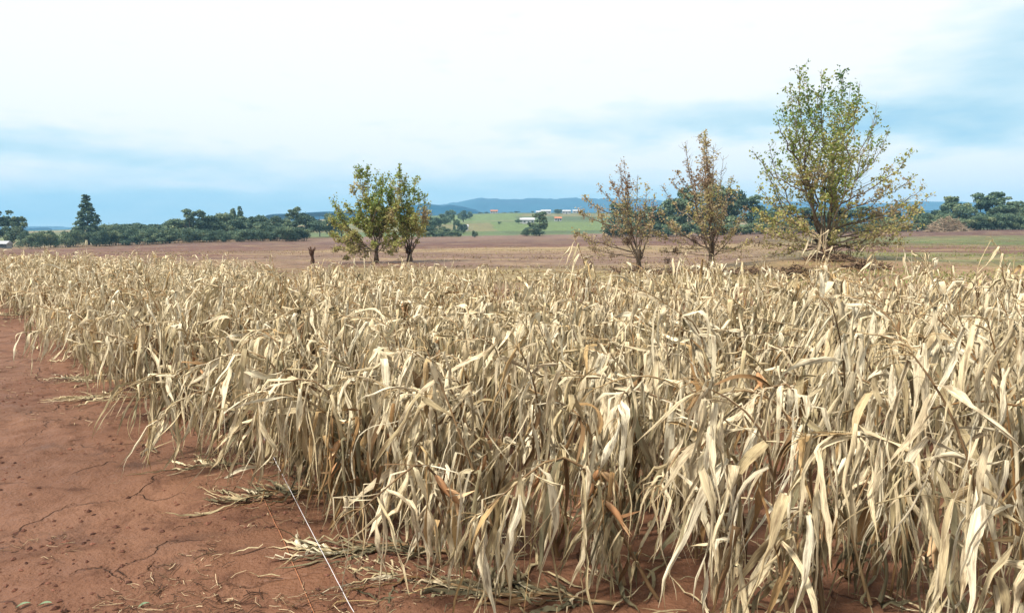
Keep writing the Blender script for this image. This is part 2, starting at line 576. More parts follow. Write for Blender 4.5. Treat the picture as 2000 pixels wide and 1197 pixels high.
hh = M.math("SUBTRACT", hh, M.math("MULTIPLY", crk, 0.5))
M.bump(hh, 1.0, 0.05)
M_land = M.m
ground = gm.build("ground", M_land)
tag(ground, kind="structure")
a = ground.data.attributes.new("land", "FLOAT_COLOR", "POINT")
a.data.foreach_set("color", np.concatenate([LC.reshape(-1, 3), np.ones((LC.size // 3, 1))], 1).astype(np.float32).ravel())

# far mountains
def ridge(name, D, depth, px, rows, mat, seed):
    P = np.arange(-900, 3000, 6.0)
    top = np.interp(P, px, rows)
    x = (P - 1000) / F * D
    hz = CAMH + (HOR - top) / F * D
    hz = hz + (hz + 40) * 0.09 * fbm(x * 0.006, x * 0 + 1, seed, 4) + 7 * vnoise(x * 0.05, x * 0, seed + 9)
    ts = np.linspace(0, 1, 26)
    pts = []
    for t in ts:
        prof = np.sin(t * pi / 2) ** 1.3
        yy = D - depth * (1 - t)
        z = -30 + (hz + 30) * prof * (1 + 0.22 * (1 - t) * fbm(x * 0.004, x * 0 + t * 3.0, seed + 3, 4))
        pts.append(np.stack([x, np.full_like(x, yy) + 90 * vnoise(x * 0.004, x * 0 + t * 6, seed + 5), z], -1))
    pts.append(pts[-1] + np.array([0, depth * 0.5, -120.0]))
    G = np.array(pts)
    a_, b_ = G.shape[:2]
    i, j = np.meshgrid(np.arange(a_ - 1), np.arange(b_ - 1), indexing="ij")
    q = np.stack([i * b_ + j, i * b_ + j + 1, (i + 1) * b_ + j + 1, (i + 1) * b_ + j], -1).reshape(-1, 4)
    mb = MB()
    mb.add(G, q)
    return tag(mb.build(name, mat), kind="structure")


M_mtn = simple_mat("forest_haze_blue", [(0.3, (0.002, 0.035, 0.085)), (0.7, (0.006, 0.06, 0.11))], 0.006)  # forest colour with the blue of distant haze painted in
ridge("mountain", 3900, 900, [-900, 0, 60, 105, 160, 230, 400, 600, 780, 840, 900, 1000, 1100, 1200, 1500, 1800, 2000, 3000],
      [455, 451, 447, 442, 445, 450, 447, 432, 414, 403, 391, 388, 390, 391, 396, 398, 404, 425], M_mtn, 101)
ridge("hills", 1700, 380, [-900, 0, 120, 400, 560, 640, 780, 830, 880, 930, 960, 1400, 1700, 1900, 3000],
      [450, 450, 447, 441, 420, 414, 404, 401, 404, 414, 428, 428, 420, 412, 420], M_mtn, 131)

# ------------------------------------------------------------------ maize
def grow(pos, lean, th0, thE, sb, length, rot_seed, n_leaf, seg=13, scale=1.0, wid=1.0, tonebias=None, fan=None, boost=None):
    """all plants at once. pos [P,3]; returns stalk points [P,K,3] and leaf arrays"""
    P, K = len(pos), 15
    s = np.linspace(0, 1, K)[None]
    sharp = rng.uniform(0.06, 0.32, P)[:, None]
    th = th0[:, None] + (thE - th0)[:, None] * sst(sb[:, None] - sharp, sb[:, None] + sharp, s) + 0.10 * rng.standard_normal((P, 1)) * s
    az = lean[:, None] + 0.35 * rng.standard_normal((P, 1)) * s + 0.04 * rng.standard_normal((P, K)).cumsum(1)
    d = np.stack([np.sin(th) * np.cos(az), np.sin(th) * np.sin(az), np.cos(th)], -1)
    st = (length / (K - 1))[:, None, None]
    pts = pos[:, None] + np.concatenate([np.zeros((P, 1, 3)), np.cumsum(d[:, :-1] * st, 1)], 1)
    gl = pos[:, 2][:, None]
    pts[..., 2] = np.maximum(pts[..., 2], gl + 0.02)
    own = np.repeat(np.arange(P), n_leaf)
    Ln = len(own)
    k = np.concatenate([np.arange(n) for n in n_leaf])
    frac = np.clip(0.14 + 0.85 * (k + rng.uniform(-.3, .3, Ln)) / np.maximum(np.repeat(n_leaf, n_leaf) - 1, 1), 0.05, 0.99)
    fi = frac * (K - 1)
    i0 = np.minimum(fi.astype(int), K - 2)
    org = pts[own, i0] + (pts[own, i0 + 1] - pts[own, i0]) * (fi - i0)[:, None]
    sdir = d[own, i0]
    la = np.repeat(rng.uniform(0, 2 * pi, P), n_leaf) + k * pi + rng.normal(0, 0.8, Ln)
    if fan is not None:
        la = np.repeat(lean, n_leaf) + rng.normal(0, fan, Ln)
    out = np.stack([np.cos(la), np.sin(la), 0 * la], -1)
    cur = norm(out * rng.uniform(0.3, 1.0, Ln)[:, None] + sdir * rng.uniform(0.0, 1.0, Ln)[:, None])
    shred = rng.random(Ln)
    ll = rng.uniform(0.50, 0.95, Ln) * scale * (0.8 + 0.35 * np.sin(frac * pi))
    ww = np.where(shred < .36, rng.uniform(.004, .010, Ln), rng.uniform(0.011, 0.031, Ln)) * scale * wid
    stiff = rng.random(Ln)
    if boost is not None:
        ll = ll * boost[own]
    kk = np.where(stiff < 0.91, rng.uniform(0.5, 0.92, Ln), rng.uniform(0.06, 0.24, Ln))
    if boost is not None:
        kk = np.where(boost[own] > 1, np.maximum(kk, .5), kk)
    kink = rng.random(Ln) < .55
    sag = np.where(kink, rng.integers(1, 4, Ln), np.where(rng.random(Ln) < .75, 0, rng.integers(1, 3, Ln)))
    kink2 = np.where(rng.random(Ln) < .3, rng.integers(5, 10, Ln), -1)
    hh_ = org[:, 2] - gl[own, 0]
    ll = np.where((rng.random(Ln) < .85) & (fan is None), np.minimum(ll, hh_ * rng.uniform(.75, 1.12, Ln) + .06), ll)
    side = norm(np.cross(out, np.array([0, 0, 1.0])))
    tw = rng.normal(0, 0.22, Ln)
    ph = rng.uniform(0, 6.28, (Ln, 4))
    blow = np.stack([rng.normal(-.08, .13, P), rng.normal(0, .12, P), -np.ones(P)], -1)
    fall = norm(blow[own] + np.stack([rng.normal(0, .16, Ln), rng.normal(0, .16, Ln), np.zeros(Ln)], -1))
    C0 = org.copy()
    V = np.zeros((Ln, seg + 1, 4, 3))
    ax = np.array([-1, -.36, .36, 1.0])
    drift = 0.0 * out
    glf = gl[own, 0]
    for q in range(seg + 1):
        v = q / seg
        prof = (0.35 + 0.65 * min(1, v / 0.22)) * (1 - max(0, (v - 0.35) / 0.65) ** 1.8 * 0.94)
        wv = ww * prof * (1 + 0.32 * np.sin(ph[:, 0] + 9 * v))
        curl = 0.65 * np.sin(ph[:, 1] + 5 * v) + 0.55
        tw_ = tw + 0.16 * np.sin(ph[:, 2] + 7 * v)
        side = norm(side - cur * (side * cur).sum(-1, keepdims=True))
        nrm = np.cross(cur, side)
        side = side * np.cos(tw_)[:, None] + nrm * np.sin(tw_)[:, None]
        nrm = np.cross(cur, side)
        for a_ in range(4):
            off = side * (ax[a_] * wv * (1 - 0.45 * np.abs(curl)))[:, None]
            lift = wv * (curl * abs(ax[a_]) ** 1.6 + 0.30 * ax[a_] * np.sin(ph[:, 3] + 13 * v + a_))
            V[:, q, a_] = C0 + off + nrm * lift[:, None]
        if q == seg:
            break
        step = (ll / seg)[:, None]
        C0 = C0 + cur * step
        low = C0[:, 2] < glf + 0.015
        drift = 0.6 * drift + 0.125 * rng.standard_normal((Ln, 3))
        kq = np.where(q >= sag, np.where(kink & (q == sag), .93, kk), kk * np.where(kink, .05, .2))[:, None]
        jolt = (kink2 == q)
        cur[jolt] = norm(cur[jolt] + .9 * rng.standard_normal((int(jolt.sum()), 3)))
        cur = norm(cur * (1 - kq) + fall * kq * 1.05 + drift * 0.8)
        cur[low, 2] = np.abs(cur[low, 2]) * 0.15
        cur[low] = norm(cur[low] + out[low] * 0.35)
        C0[low, 2] = glf[low] + 0.015 + 0.02 * rng.random(low.sum())
    V[..., 2] = np.maximum(V[..., 2], glf[:, None, None] + 0.004)
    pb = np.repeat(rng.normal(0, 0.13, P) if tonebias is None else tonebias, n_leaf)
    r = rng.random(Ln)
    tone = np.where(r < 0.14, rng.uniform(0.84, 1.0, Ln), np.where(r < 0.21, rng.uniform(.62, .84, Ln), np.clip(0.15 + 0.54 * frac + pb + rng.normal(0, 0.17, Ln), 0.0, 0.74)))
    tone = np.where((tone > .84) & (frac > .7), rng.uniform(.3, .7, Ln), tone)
    return pts, own, V, tone


def leaf_faces(n, seg):
    i, j = np.meshgrid(np.arange(seg), np.arange(3), indexing="ij")
    q = np.stack([i * 4 + j, i * 4 + j + 1, (i + 1) * 4 + j + 1, (i + 1) * 4 + j], -1).reshape(-1, 4)
    return (q[None] + (np.arange(n) * (seg + 1) * 4)[:, None, None]).reshape(-1, 4)


def put_leaves(mb, V, tone):
    n, s1 = V.shape[:2]
    uv = np.zeros((n, s1, 4, 2))
    uv[..., 0] = np.array([0, .33, .66, 1])
    uv[..., 1] = np.linspace(0, 1, s1)[None, :, None]
    mb.add(V, leaf_faces(n, s1 - 1), tone=np.repeat(tone, s1 * 4), uv=uv)


def put_tassel(mb, tip, d, sc=1.0, sides=3, n=5):
    for _ in range(n):
        c, p = norm(d + 0.45 * rng.standard_normal(3)), tip.copy()
        pl = [p.copy()]
        for _k in range(5):
            p = p + c * 0.045 * sc * rng.uniform(.7, 1.2)
            c = norm(c + np.array([0, 0, -0.35]) + 0.15 * rng.standard_normal(3))
            pl.append(p.copy())
        tube(mb, pl, np.linspace(0.0035, 0.0015, 6) * sc, sides, rng.random(), False)


def put_ear(mb, p, d, ln, rad):
    n, m = 9, 8
    t = np.linspace(0, 1, n)
    prof = rad * (np.sin(np.clip(t, 0.02, 0.985) * pi) ** 0.6) * (1.1 - 0.55 * t)
    c = p + np.outer(t * ln, d) + np.outer(np.sin(t * 3) * ln * 0.06, rng.standard_normal(3))
    prof = prof * (1 + 0.0 * t)
    tube(mb, c, prof, m, 0.35 + 0.5 * rng.random(), False)
    # loose husk blades peeling at the tip
    for k in range(3):
        b = norm(d + 0.5 * rng.standard_normal(3))
        side = norm(np.cross(b, rng.standard_normal(3))) * rad * 0.5
        q0 = c[5]
        pts = np.array([[q0 - side, q0 + side], [q0 + b * ln * .3 - side * .8, q0 + b * ln * .3 + side * .8], [q0 + b * ln * .6 - side * .15, q0 + b * ln * .6 + side * .15]])
        mb.add(pts.reshape(-1, 3), [[0, 1, 3, 2], [2, 3, 5, 4]], tone=0.6 + 0.4 * rng.random())


# where the plants stand: rows along the left edge, plus the ones that can be told apart
row_d = norm(np.array([-14.4, 16.6]))
row_n = np.array([row_d[1], -row_d[0]])
cand = []
for r_ in range(0, 34):
    for k in range(-60, 120):
        p = np.array([-0.45, 4.4]) + row_n * (0.18 + 0.66 * r_ + rng.normal(0, 0.09)) + row_d * (k * 0.30 + rng.normal(0, 0.10))
        cand.append(p)
cand = np.array(cand)
x, y = cand[:, 0], cand[:, 1]
ok = (field_edge(x, y) > 0.05) & (y < far_limit(x) + 0.5 * vnoise(x, y, 8)) & (y > 2.0) & (np.abs(x) < 0.74 * y + 1.0)
ok &= (rng.random(len(x)) > 0.10)
ok &= ~((np.abs(x / y + .279) < .013) & (y > 13))
# the field front: nothing in front of the foremost plants
ok &= y > np.interp(x, [-3, -0.4, 0.3, 1.0, 1.5, 2.2, 3], [4.5, 4.3, 4.1, 3.95, 3.4, 2.95, 2.6])
cand = cand[ok]

HERO = [  # px, row of the foot, lean (deg, 180 = to the left), tilt0, tiltEnd, bend, length, label
    (1285, 1172, 178, 28, 122, .60, 1.75, "foremost dry maize plant bent far over to the left, pale leaves hanging to soil"),
    (705, 1055, 160, 14, 120, .66, 1.75, "dry maize plant at the field corner just right of the white string, hanging leaf curtain"),
    (790, 1010, 170, 12, 105, .62, 1.7, "dry maize plant behind the corner plant, arching left over bare soil"),
    (490, 880, 195, 15, 125, .62, 1.6, "bedraggled maize plant where the white string disappears, leaf tips curling on the soil"),
    (585, 850, 170, 12, 110, .66, 1.75, "pale star-topped maize plant with leaves spreading from a broken top near the white string"),
    (300, 775, 175, 15, 112, .64, 1.7, "dry maize plant overhanging bare soil where flattened stalks stick out at left"),
    (1420, 1010, 172, 10, 60, .72, 2.05, "tall dry maize plant with golden top standing over the middle right of the field"),
    (1935, 1120, 160, 12, 120, .68, 1.95, "big maize plant at the right frame edge with broad drooping cream leaves"),
    (1700, 1190, 165, 16, 150, .55, 1.3, "short snapped maize plant at lower right with one flat leaf bent at a right angle"),
    (1600, 1060, 172, 14, 110, .66, 1.7, "maize plant holding out a rust brown dry cob at the right of the field"),
    (1170, 690, 176, 12, 40, .8, 2.15, "lone tall maize stalk poking up in the middle with one orange upright leaf"),
    (1620, 660, 130, 4, 30, .8, 2.25, "tall maize plant rising in front of the big tree's trunk"),
    (1850, 700, 170, 12, 70, .8, 2.2, "tall maize plant with curled top rising against the green strip at right"),
    (1985, 700, 165, 10, 50, .85, 2.15, "tall maize plant poking up at the far right edge of the frame"),
]
pos, lean, th0, thE, sb, ln = [], [], [], [], [], []
for h in HERO:
    q = at(h[0], h[1], 10)
    t = CAMH / (CAMH - q[2])
    pos.append([q[0] * t, q[1] * t])
    lean.append(R(h[2])); th0.append(R(h[3])); thE.append(R(h[4])); sb.append(h[5]); ln.append(h[6])
hp = np.array(pos)
keep = np.array([np.min(np.hypot(*(hp - c).T)) > 0.22 for c in cand])
cand = cand[keep]
clumpy = fbm(cand[:, 0] * .9, cand[:, 1] * .9, 71, 2)
cand = cand[(rng.random(len(cand)) < .86 + .5 * clumpy) | (field_edge(cand[:, 0], cand[:, 1]) < .5)]
nC = len(cand)
pos = np.concatenate([hp, cand])
lean = np.concatenate([lean, R(176) + rng.normal(0, 0.62, nC)])
# upright share grows towards the right rear
xr = cand[:, 0]
ec = field_edge(cand[:, 0], cand[:, 1])
th0 = np.concatenate([th0, R(12) * ((ec < 1.0) & (cand[:, 1] > 7.5)) + np.abs(rng.normal(R(16), R(10), nC)) * np.where((cand[:, 0] > .7) & (cand[:, 1] < 5.5), .6, 1)])
kind = rng.random(nC)
up = kind < 0.24
nearr = (cand[:, 0] > .7) & (cand[:, 1] < 5.5)
up = up | (nearr & (kind < .4))
thE = np.concatenate([thE, np.where(up, rng.uniform(R(18), R(55), nC), rng.uniform(R(75), R(140), nC))])
sb = np.concatenate([sb, np.where(up, 0.8, rng.uniform(0.52, 0.78, nC))])
ln = np.concatenate([ln, np.where(up, rng.uniform(1.3, 1.7, nC), rng.uniform(1.4, 1.9, nC)) * (1 + 0.15 * sst(0.5, 4, xr) - 0.06 * sst(2, 8, -xr))])
pos3 = np.column_stack([pos, gz(pos[:, 0], pos[:, 1])])
nP = len(pos3)
n_leaf = np.where(np.hypot(pos[:, 0], pos[:, 1]) < 11, rng.integers(38, 54, nP), rng.integers(22, 32, nP))
n_leaf[[0, 1, 2, 4, 7]] = 62
boost = np.ones(nP)
boost[:14] = 1.25
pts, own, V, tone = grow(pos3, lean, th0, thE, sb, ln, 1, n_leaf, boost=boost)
print("maize plants", nP, "leaves", len(own))

dist = np.hypot(pos[:, 0], pos[:, 1])
inframe = np.abs(pos[:, 0]) < 0.70 * pos[:, 1] + 0.15
order = np.argsort(np.where(inframe, dist, dist + 100))
single = set(range(len(HERO))) | set(order[: 300 - len(HERO)].tolist())
first = np.concatenate([[0], np.cumsum(n_leaf)])
GROUP = "dried maize plants standing in the field"
stuff = MB()
ei = field_edge(pos[:, 0], pos[:, 1])
for p in range(nP):
    sl = slice(first[p], first[p + 1])
    tip, td = pts[p, -1], norm(pts[p, -1] - pts[p, -2])
    ear_at = [rng.uniform(0.42, 0.62) for _ in range(rng.integers(0, 3) + (p == 9))]
    rad = np.linspace(0.0125, 0.004, pts.shape[1])
    rad = rad * (1 + 0.16 * (np.arange(len(rad)) % 2))
    if p in single:
        root = empty("maize_plant", pos3[p])
        if p < len(HERO):
            lab = HERO[p][7]
        elif pos[p, 1] < 5.6:
            lab = "withered cream maize plant in the front rows, leaves hanging in rags"
        elif ei[p] < 0.9:
            lab = "withered maize plant along the left edge of the field, arching over the bare red soil"
        elif pos[p, 1] < 7.5:
            lab = "withered maize plant a few rows back from the front, hanging straw coloured leaves"
        else:
            lab = "withered maize plant in the middle of the field, small between its drooping neighbours"
        tag(root, lab, "maize plant", GROUP)
        b = MB(); tube(b, pts[p] - pos3[p], rad, 6, rng.random()); b.build("stalk", M_stalk, root)
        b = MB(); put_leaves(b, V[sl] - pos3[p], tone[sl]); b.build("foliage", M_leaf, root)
        b = MB(); put_tassel(b, tip - pos3[p], td); b.build("tassel", M_tassel, root)
        for e in ear_at:
            k = int(e * 14)
            b = MB()
            dd = norm(np.array([*(norm(rng.standard_normal(2)) * 0.6), -0.7]))
            put_ear(b, pts[p, k] - pos3[p], dd, rng.uniform(.16, .24), rng.uniform(.022, .032))
            b.build("ear", M_husk, root)
    else:
        tube(stuff, pts[p], rad, 4, 0.9, False)
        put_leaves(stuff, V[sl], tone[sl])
        put_tassel(stuff, tip, td, 1.0, 3, 3)
        for e in ear_at:
            put_ear(stuff, pts[p, int(e * 14)], norm(np.array([*(norm(rng.standard_normal(2)) * 0.6), -0.7])), .2, .028)
tag(stuff.build("maize_crop", M_leaf), "dense stand of withered maize filling the back of the field", "maize crop", kind="stuff")

# flattened plants lying on the soil along the edge
FALL = [(900, 1085, 172, .9, "flattened maize plant on the soil left of the foremost plant, dark curved leaf"),
        (1010, 1165, 176, .95, "pale flattened maize bundle lying at bottom centre across the white string"),
        (1210, 1180, 168, .8, "flattened maize stalk under the foremost bent plant at the bottom edge"),
        (690, 965, 186, .9, "fallen maize plant with greenish leaves lying under the white string"),
        (640, 905, 176, 1.2, "flattened straw bundle beside the place where the string vanishes"),
        (330, 740, 176, 1.6, "long fallen maize stalk pointing left onto bare soil at the left edge"),
        (360, 775, 186, 1.3, "fallen maize stalk with bleached leaves under the overhanging left edge plants"),
        (95, 615, 180, 1.3, "fallen maize bundle at the far left end of the field edge")]
fp = []
for f in FALL:
    q = at(f[0], f[1], 10)
    t = CAMH / (CAMH - q[2])
    fp.append([q[0] * t, q[1] * t, 0])
fp = np.array(fp)
fp[:, 2] = gz(fp[:, 0], fp[:, 1])
nf = len(FALL)
nl = np.full(nf, 34)
bias = np.array([-.35, -.3, -.3, -.4, -.25, -.2, -.2, -.2])
fpts, fown, fV, ftone = grow(fp, np.array([R(f[2]) for f in FALL]), np.full(nf, R(83)), np.full(nf, R(97)), np.full(nf, .5),
                             np.array([f[3] for f in FALL]), 2, nl, scale=1.15, wid=.62, tonebias=bias, fan=.45)
for p in range(nf):
    sl = slice(p * 34, p * 34 + 34)
    root = empty("fallen_maize_plant", fp[p])
    tag(root, FALL[p][4], "maize plant", "flattened maize plants on the soil")
    b = MB(); tube(b, fpts[p] - fp[p], np.linspace(.013, .004, 15), 6, .5); b.build("stalk", M_stalk, root)
    b = MB(); put_leaves(b, fV[sl] - fp[p], ftone[sl]); b.build("foliage", M_leaf, root)

# leaf litter on the ground between the rows
mb = MB()
n = 4200
xx = rng.uniform(-22, 12, n * 4); yy = rng.uniform(3.2, 30, n * 4) ** 1.0
e = field_edge(xx, yy)
okk = (e > -0.9) & (yy < far_limit(xx)) & (np.abs(xx) < .74 * yy + .5) & (rng.random(n * 4) < np.where(e > 0.1, 1.0, 0.10)) & (rng.random(n * 4) < 4.5 / yy + .2)
xx, yy = xx[okk][:n], yy[okk][:n]
lit = []
n = len(xx)
ang = rng.normal(pi, 1.2, n)
d2 = np.stack([np.cos(ang), np.sin(ang), 0 * ang], -1)
C0 = np.column_stack([xx, yy, gz(xx, yy) + 0.012])
lnn, wdd = rng.uniform(.12, .55, n), rng.uniform(.004, .017, n)
Vl = np.zeros((n, 8, 4, 3))
bend = rng.normal(0, .14, n)
for q in range(8):
    v = q / 7
    s_ = np.stack([-d2[:, 1], d2[:, 0], 0 * xx], -1)
    wv = wdd * (1 - abs(v - .4) * 1.3)
    zz = gz(C0[:, 0], C0[:, 1]) + .012 + .035 * np.abs(np.sin(v * 4 + ang * 7)) * (rng.random(n) * .5 + .5)
    for a_, k in enumerate([-1, -.36, .36, 1.0]):
        Vl[:, q, a_] = C0 + s_ * (k * wv)[:, None]
        Vl[:, q, a_, 2] = zz + abs(k) * wv * .6 * np.sin(ang * 11)
    C0 = C0 + d2 * (lnn / 7)[:, None]
    an = np.arctan2(d2[:, 1], d2[:, 0]) + bend
    d2 = np.stack([np.cos(an), np.sin(an), 0 * an], -1)
put_leaves(mb, Vl, np.clip(rng.normal(.22, .20, n), 0, 1))
tag(mb.build("leaf_litter", M_leaf), "fallen dry maize leaves strewn over the soil under the crop", "leaf litter", kind="stuff")

# crumbs, clods and straw bits on the bare soil
def lumps(mb, P, S, sub_tone):
    base = np.array([[1, 0, 0], [-1, 0, 0], [0, 1, 0], [0, -1, 0], [0, 0, 1], [0, 0, -1.0]])
    tri = np.array([[0, 2, 4], [2, 1, 4], [1, 3, 4], [3, 0, 4], [2, 0, 5], [1, 2, 5], [3, 1, 5], [0, 3, 5]])
    n = len(P)
    v = base[None] * S[:, None, None] * rng.uniform(.5, 1.3, (n, 6, 1)) * np.array([1.3, 1, .6])
    an = rng.uniform(0, 6.3, n)
    ca, sa = np.cos(an)[:, None], np.sin(an)[:, None]
    v = np.stack([v[..., 0] * ca - v[..., 1] * sa, v[..., 0] * sa + v[..., 1] * ca, v[..., 2]], -1) + P[:, None]
    mb.add(v, t=(tri[None] + (np.arange(n) * 6)[:, None, None]).reshape(-1, 3), tone=np.repeat(sub_tone, 6))


M_clod = simple_mat("clod", [(0.2, (0.045, 0.022, 0.017)), (0.8, (0.17, 0.075, 0.05))], 9, 0.95, 0.1, 0, (1, 1, 1), .6)
n = 42000
yy = 3.2 + 22 * rng.random(n) ** 2.2
xx = -rng.uniform(-.1, .78, n) * yy
e = field_edge(xx, yy)
clump = fbm(xx * 1.1, yy * 1.1, 61, 3)
okk = (e < .3) & (rng.random(n) < np.clip(.12 + 2.4 * clump, .02, 1))
xx, yy = xx[okk], yy[okk]
mb = MB()
S = .0015 + .022 * rng.random(len(xx)) ** 8
lumps(mb, np.column_stack([xx, yy, gz(xx, yy) + S * .2]), S, rng.random(len(xx)))
tag(mb.build("soil_clods", M_clod, smooth=False), "dark crumbs and clods of earth scattered over the red soil", "clods", kind="stuff")

mb = MB()
n = 11000
yy = 3.3 + 16 * rng.random(n) ** 2.0
xx = -rng.uniform(-.1, .75, n) * yy
e = field_edge(xx, yy)
clump = fbm(xx * .8 + 5, yy * .8, 67, 3)
okk = (e < .2) & (clump + .25 * np.exp(-np.abs(e)) > .10)
for X0, Y0 in zip(xx[okk], yy[okk]):
    an, l = rng.normal(2.9, .9), .015 + .13 * rng.random() ** 2.2
    p = np.array([[X0 + cos(an + .3 * k) * l * t, Y0 + sin(an + .3 * k) * l * t, 0] for t, k in ((0, 0), (.5, rng.normal() * .5), (1, rng.normal()))])
    p[:, 2] = gz(p[:, 0], p[:, 1]) + .006 + rng.random(3) * .018
    tube(mb, p, rng.uniform(.001, .0034), 3, rng.random() ** 1.8, False)
tag(mb.build("straw_bits", simple_mat("straw", [(0.2, (.06, .035, .025)), (.5, (.22, .14, .08)), (.8, (.6, .47, .3))], 5, .9, .1, 0, (1, 1, 1), .8)),
    "scattered straw, root and stem bits on the bare soil", "straw bits", kind="stuff")

M_greenleaf = simple_mat("torn_green_leaf", [(.3, (.07, .12, .06)), (.7, (.20, .26, .16))], 20, .6)
for px, py, lab in ((225, 1140 + 30, "torn green leaf on the bare soil at the lower left corner"), (640, 1165 - 3, "small pale green leaf scrap on the soil near the bottom edge"),
                    (100, 1172, "green weed scrap on the soil in the bottom left corner")):
    q = at(px * .45 if px == 225 else (292 if px == 640 else px - 40), py + 15, 10)
    t = CAMH / (CAMH - q[2])
    X0, Y0 = q[0] * t, q[1] * t
    mb = MB()
    for k in range(1):
        an, l, wd = rng.uniform(2.6, 3.6), rng.uniform(.07, .10), .014
        g = []
        for v in np.linspace(0, 1, 6):
            cx, cy = cos(an + v * .6) * l * v, sin(an + v * .6) * l * v
            wv = wd * math.sin(max(.04, v * .96) * pi) + .001
            for s_ in (-1, 0, 1):
                g.append([cx - sin(an) * wv * s_, cy + cos(an) * wv * s_, .012 + .008 * math.sin(v * 3) + abs(s_) * .004])
        mb.add(g, [[a_ * 3 + b_, a_ * 3 + b_ + 1, a_ * 3 + b_ + 4, a_ * 3 + b_ + 3] for a_ in range(5) for b_ in range(2)])
    o = mb.build("green_leaf", M_greenleaf)
    o.location = (X0, Y0, float(gz(X0, Y0)))
    tag(o, lab, "leaf", "green leaf scraps on the soil")

# rough grass and stubble on the fields beyond
mb = MB()
n = 60000
yy = 24 * np.exp(rng.random(n) * math.log(4.6))
xx = rng.uniform(-.75, .78, n) * yy
pat = fbm(xx * .10, yy * .45, 41, 4) + .5 * fbm(xx * .5, yy * .9, 47, 3)
okk = (yy > far_limit(xx) + 1.5) & (rng.random(n) < np.clip(.12 + 1.5 * pat, .02, 1)) & ((xx / yy > -.15) | (pat > .25))
xx, yy = xx[okk], yy[okk]
n = len(xx)
P = np.column_stack([xx, yy, gz(xx, yy) - .005])
h_ = rng.uniform(.04, .16, n)[:, None]
a_ = rng.uniform(0, 6.28, n)
s_ = np.stack([np.cos(a_), np.sin(a_), 0 * a_], -1)
tipv = np.stack([rng.normal(0, .5, n), rng.normal(0, .5, n), np.ones(n)], -1) * h_
gt = np.stack([P - s_ * .035, P + s_ * .035, P + tipv + s_ * .01], 1)
grn = sst(.3, .5, xx / yy)
mb.add(gt, t=(np.arange(n * 3).reshape(-1, 3)), tone=np.repeat(np.clip(rng.normal(.3, .2, n) + .45 * grn, 0, 1), 3))
tag(mb.build("grass", foliage_mat("rough_grass", [(0, (.10, .06, .035)), (.35, (.27, .20, .10)), (.6, (.25, .23, .09)), (1, (.13, .19, .045))], .2), smooth=False),
    "tufts of rough dry grass and stubble on the fields beyond the maize", "grass", kind="stuff")

# strings
def string(name, a_, b_, r_, matl, lab, cat, sag=.03):
    t = np.linspace(0, 1, 40)[:, None]
    p = a_ * (1 - t) + b_ * t
    p[:, 2] -= sag * 4 * (t * (1 - t))[:, 0]
    p[:, 2] += 0.0012 * rng.standard_normal(40)
    p[:, 2] = np.maximum(p[:, 2], gz(p[:, 0], p[:, 1]) + .012)
    mb = MB()
    tube(mb, p, r_, 5)
    return tag(mb.build(name, matl), lab, cat)


M_white = simple_mat("white_twine", [(.3, (.5, .48, .49)), (.7, (.66, .64, .66))], 30, .8)
M_rust = simple_mat("rusty_wire", [(.3, (.22, .08, .04)), (.7, (.40, .19, .10))], 30, .8)
string("twine", at(495, 815, 7.0), at(735, 1280, 3.7), .0021, M_white, "taut white string running from the maize edge down across the red soil", "string", .01)
string("wire", at(480, 900, 7.0), at(635, 1280, 3.8), .0030, M_rust, "thin rust coloured wire on the soil left of the white string", "wire", .02)

# ------------------------------------------------------------------ the five trees behind the field
M_crown = foliage_mat("plane_leaf", [(0, (.075, .15, .035)), (.2, (.18, .245, .055)), (.4, (.31, .33, .10)), (.55, (.44, .37, .16)), (.72, (.37, .295, .205)), (.88, (.29, .195, .125)), (1, (.16, .095, .06))], .4)


def put_blades(mb, P, size, tones, droop=.3):
    """one folded leaf per point"""
    n = len(P)
    a_ = norm(rng.standard_normal((n, 3)) + np.array([0, 0, -droop]))
    b_ = norm(np.cross(a_, rng.standard_normal((n, 3))))
    c_ = np.cross(a_, b_)
    s = (size * rng.uniform(.6, 1.25, n))[:, None]
    w_ = rng.uniform(.3, .55, n)[:, None]
    v = np.stack([P, P + a_ * s * .45 + b_ * s * w_ + c_ * s * .15, P + a_ * s, P + a_ * s * .45 - b_ * s * w_ + c_ * s * .15], 1)
    t = (np.array([[0, 1, 2], [0, 2, 3]])[None] + (np.arange(n) * 4)[:, None, None]).reshape(-1, 3)
    mb.add(v, t=t, tone=np.repeat(tones, 4))


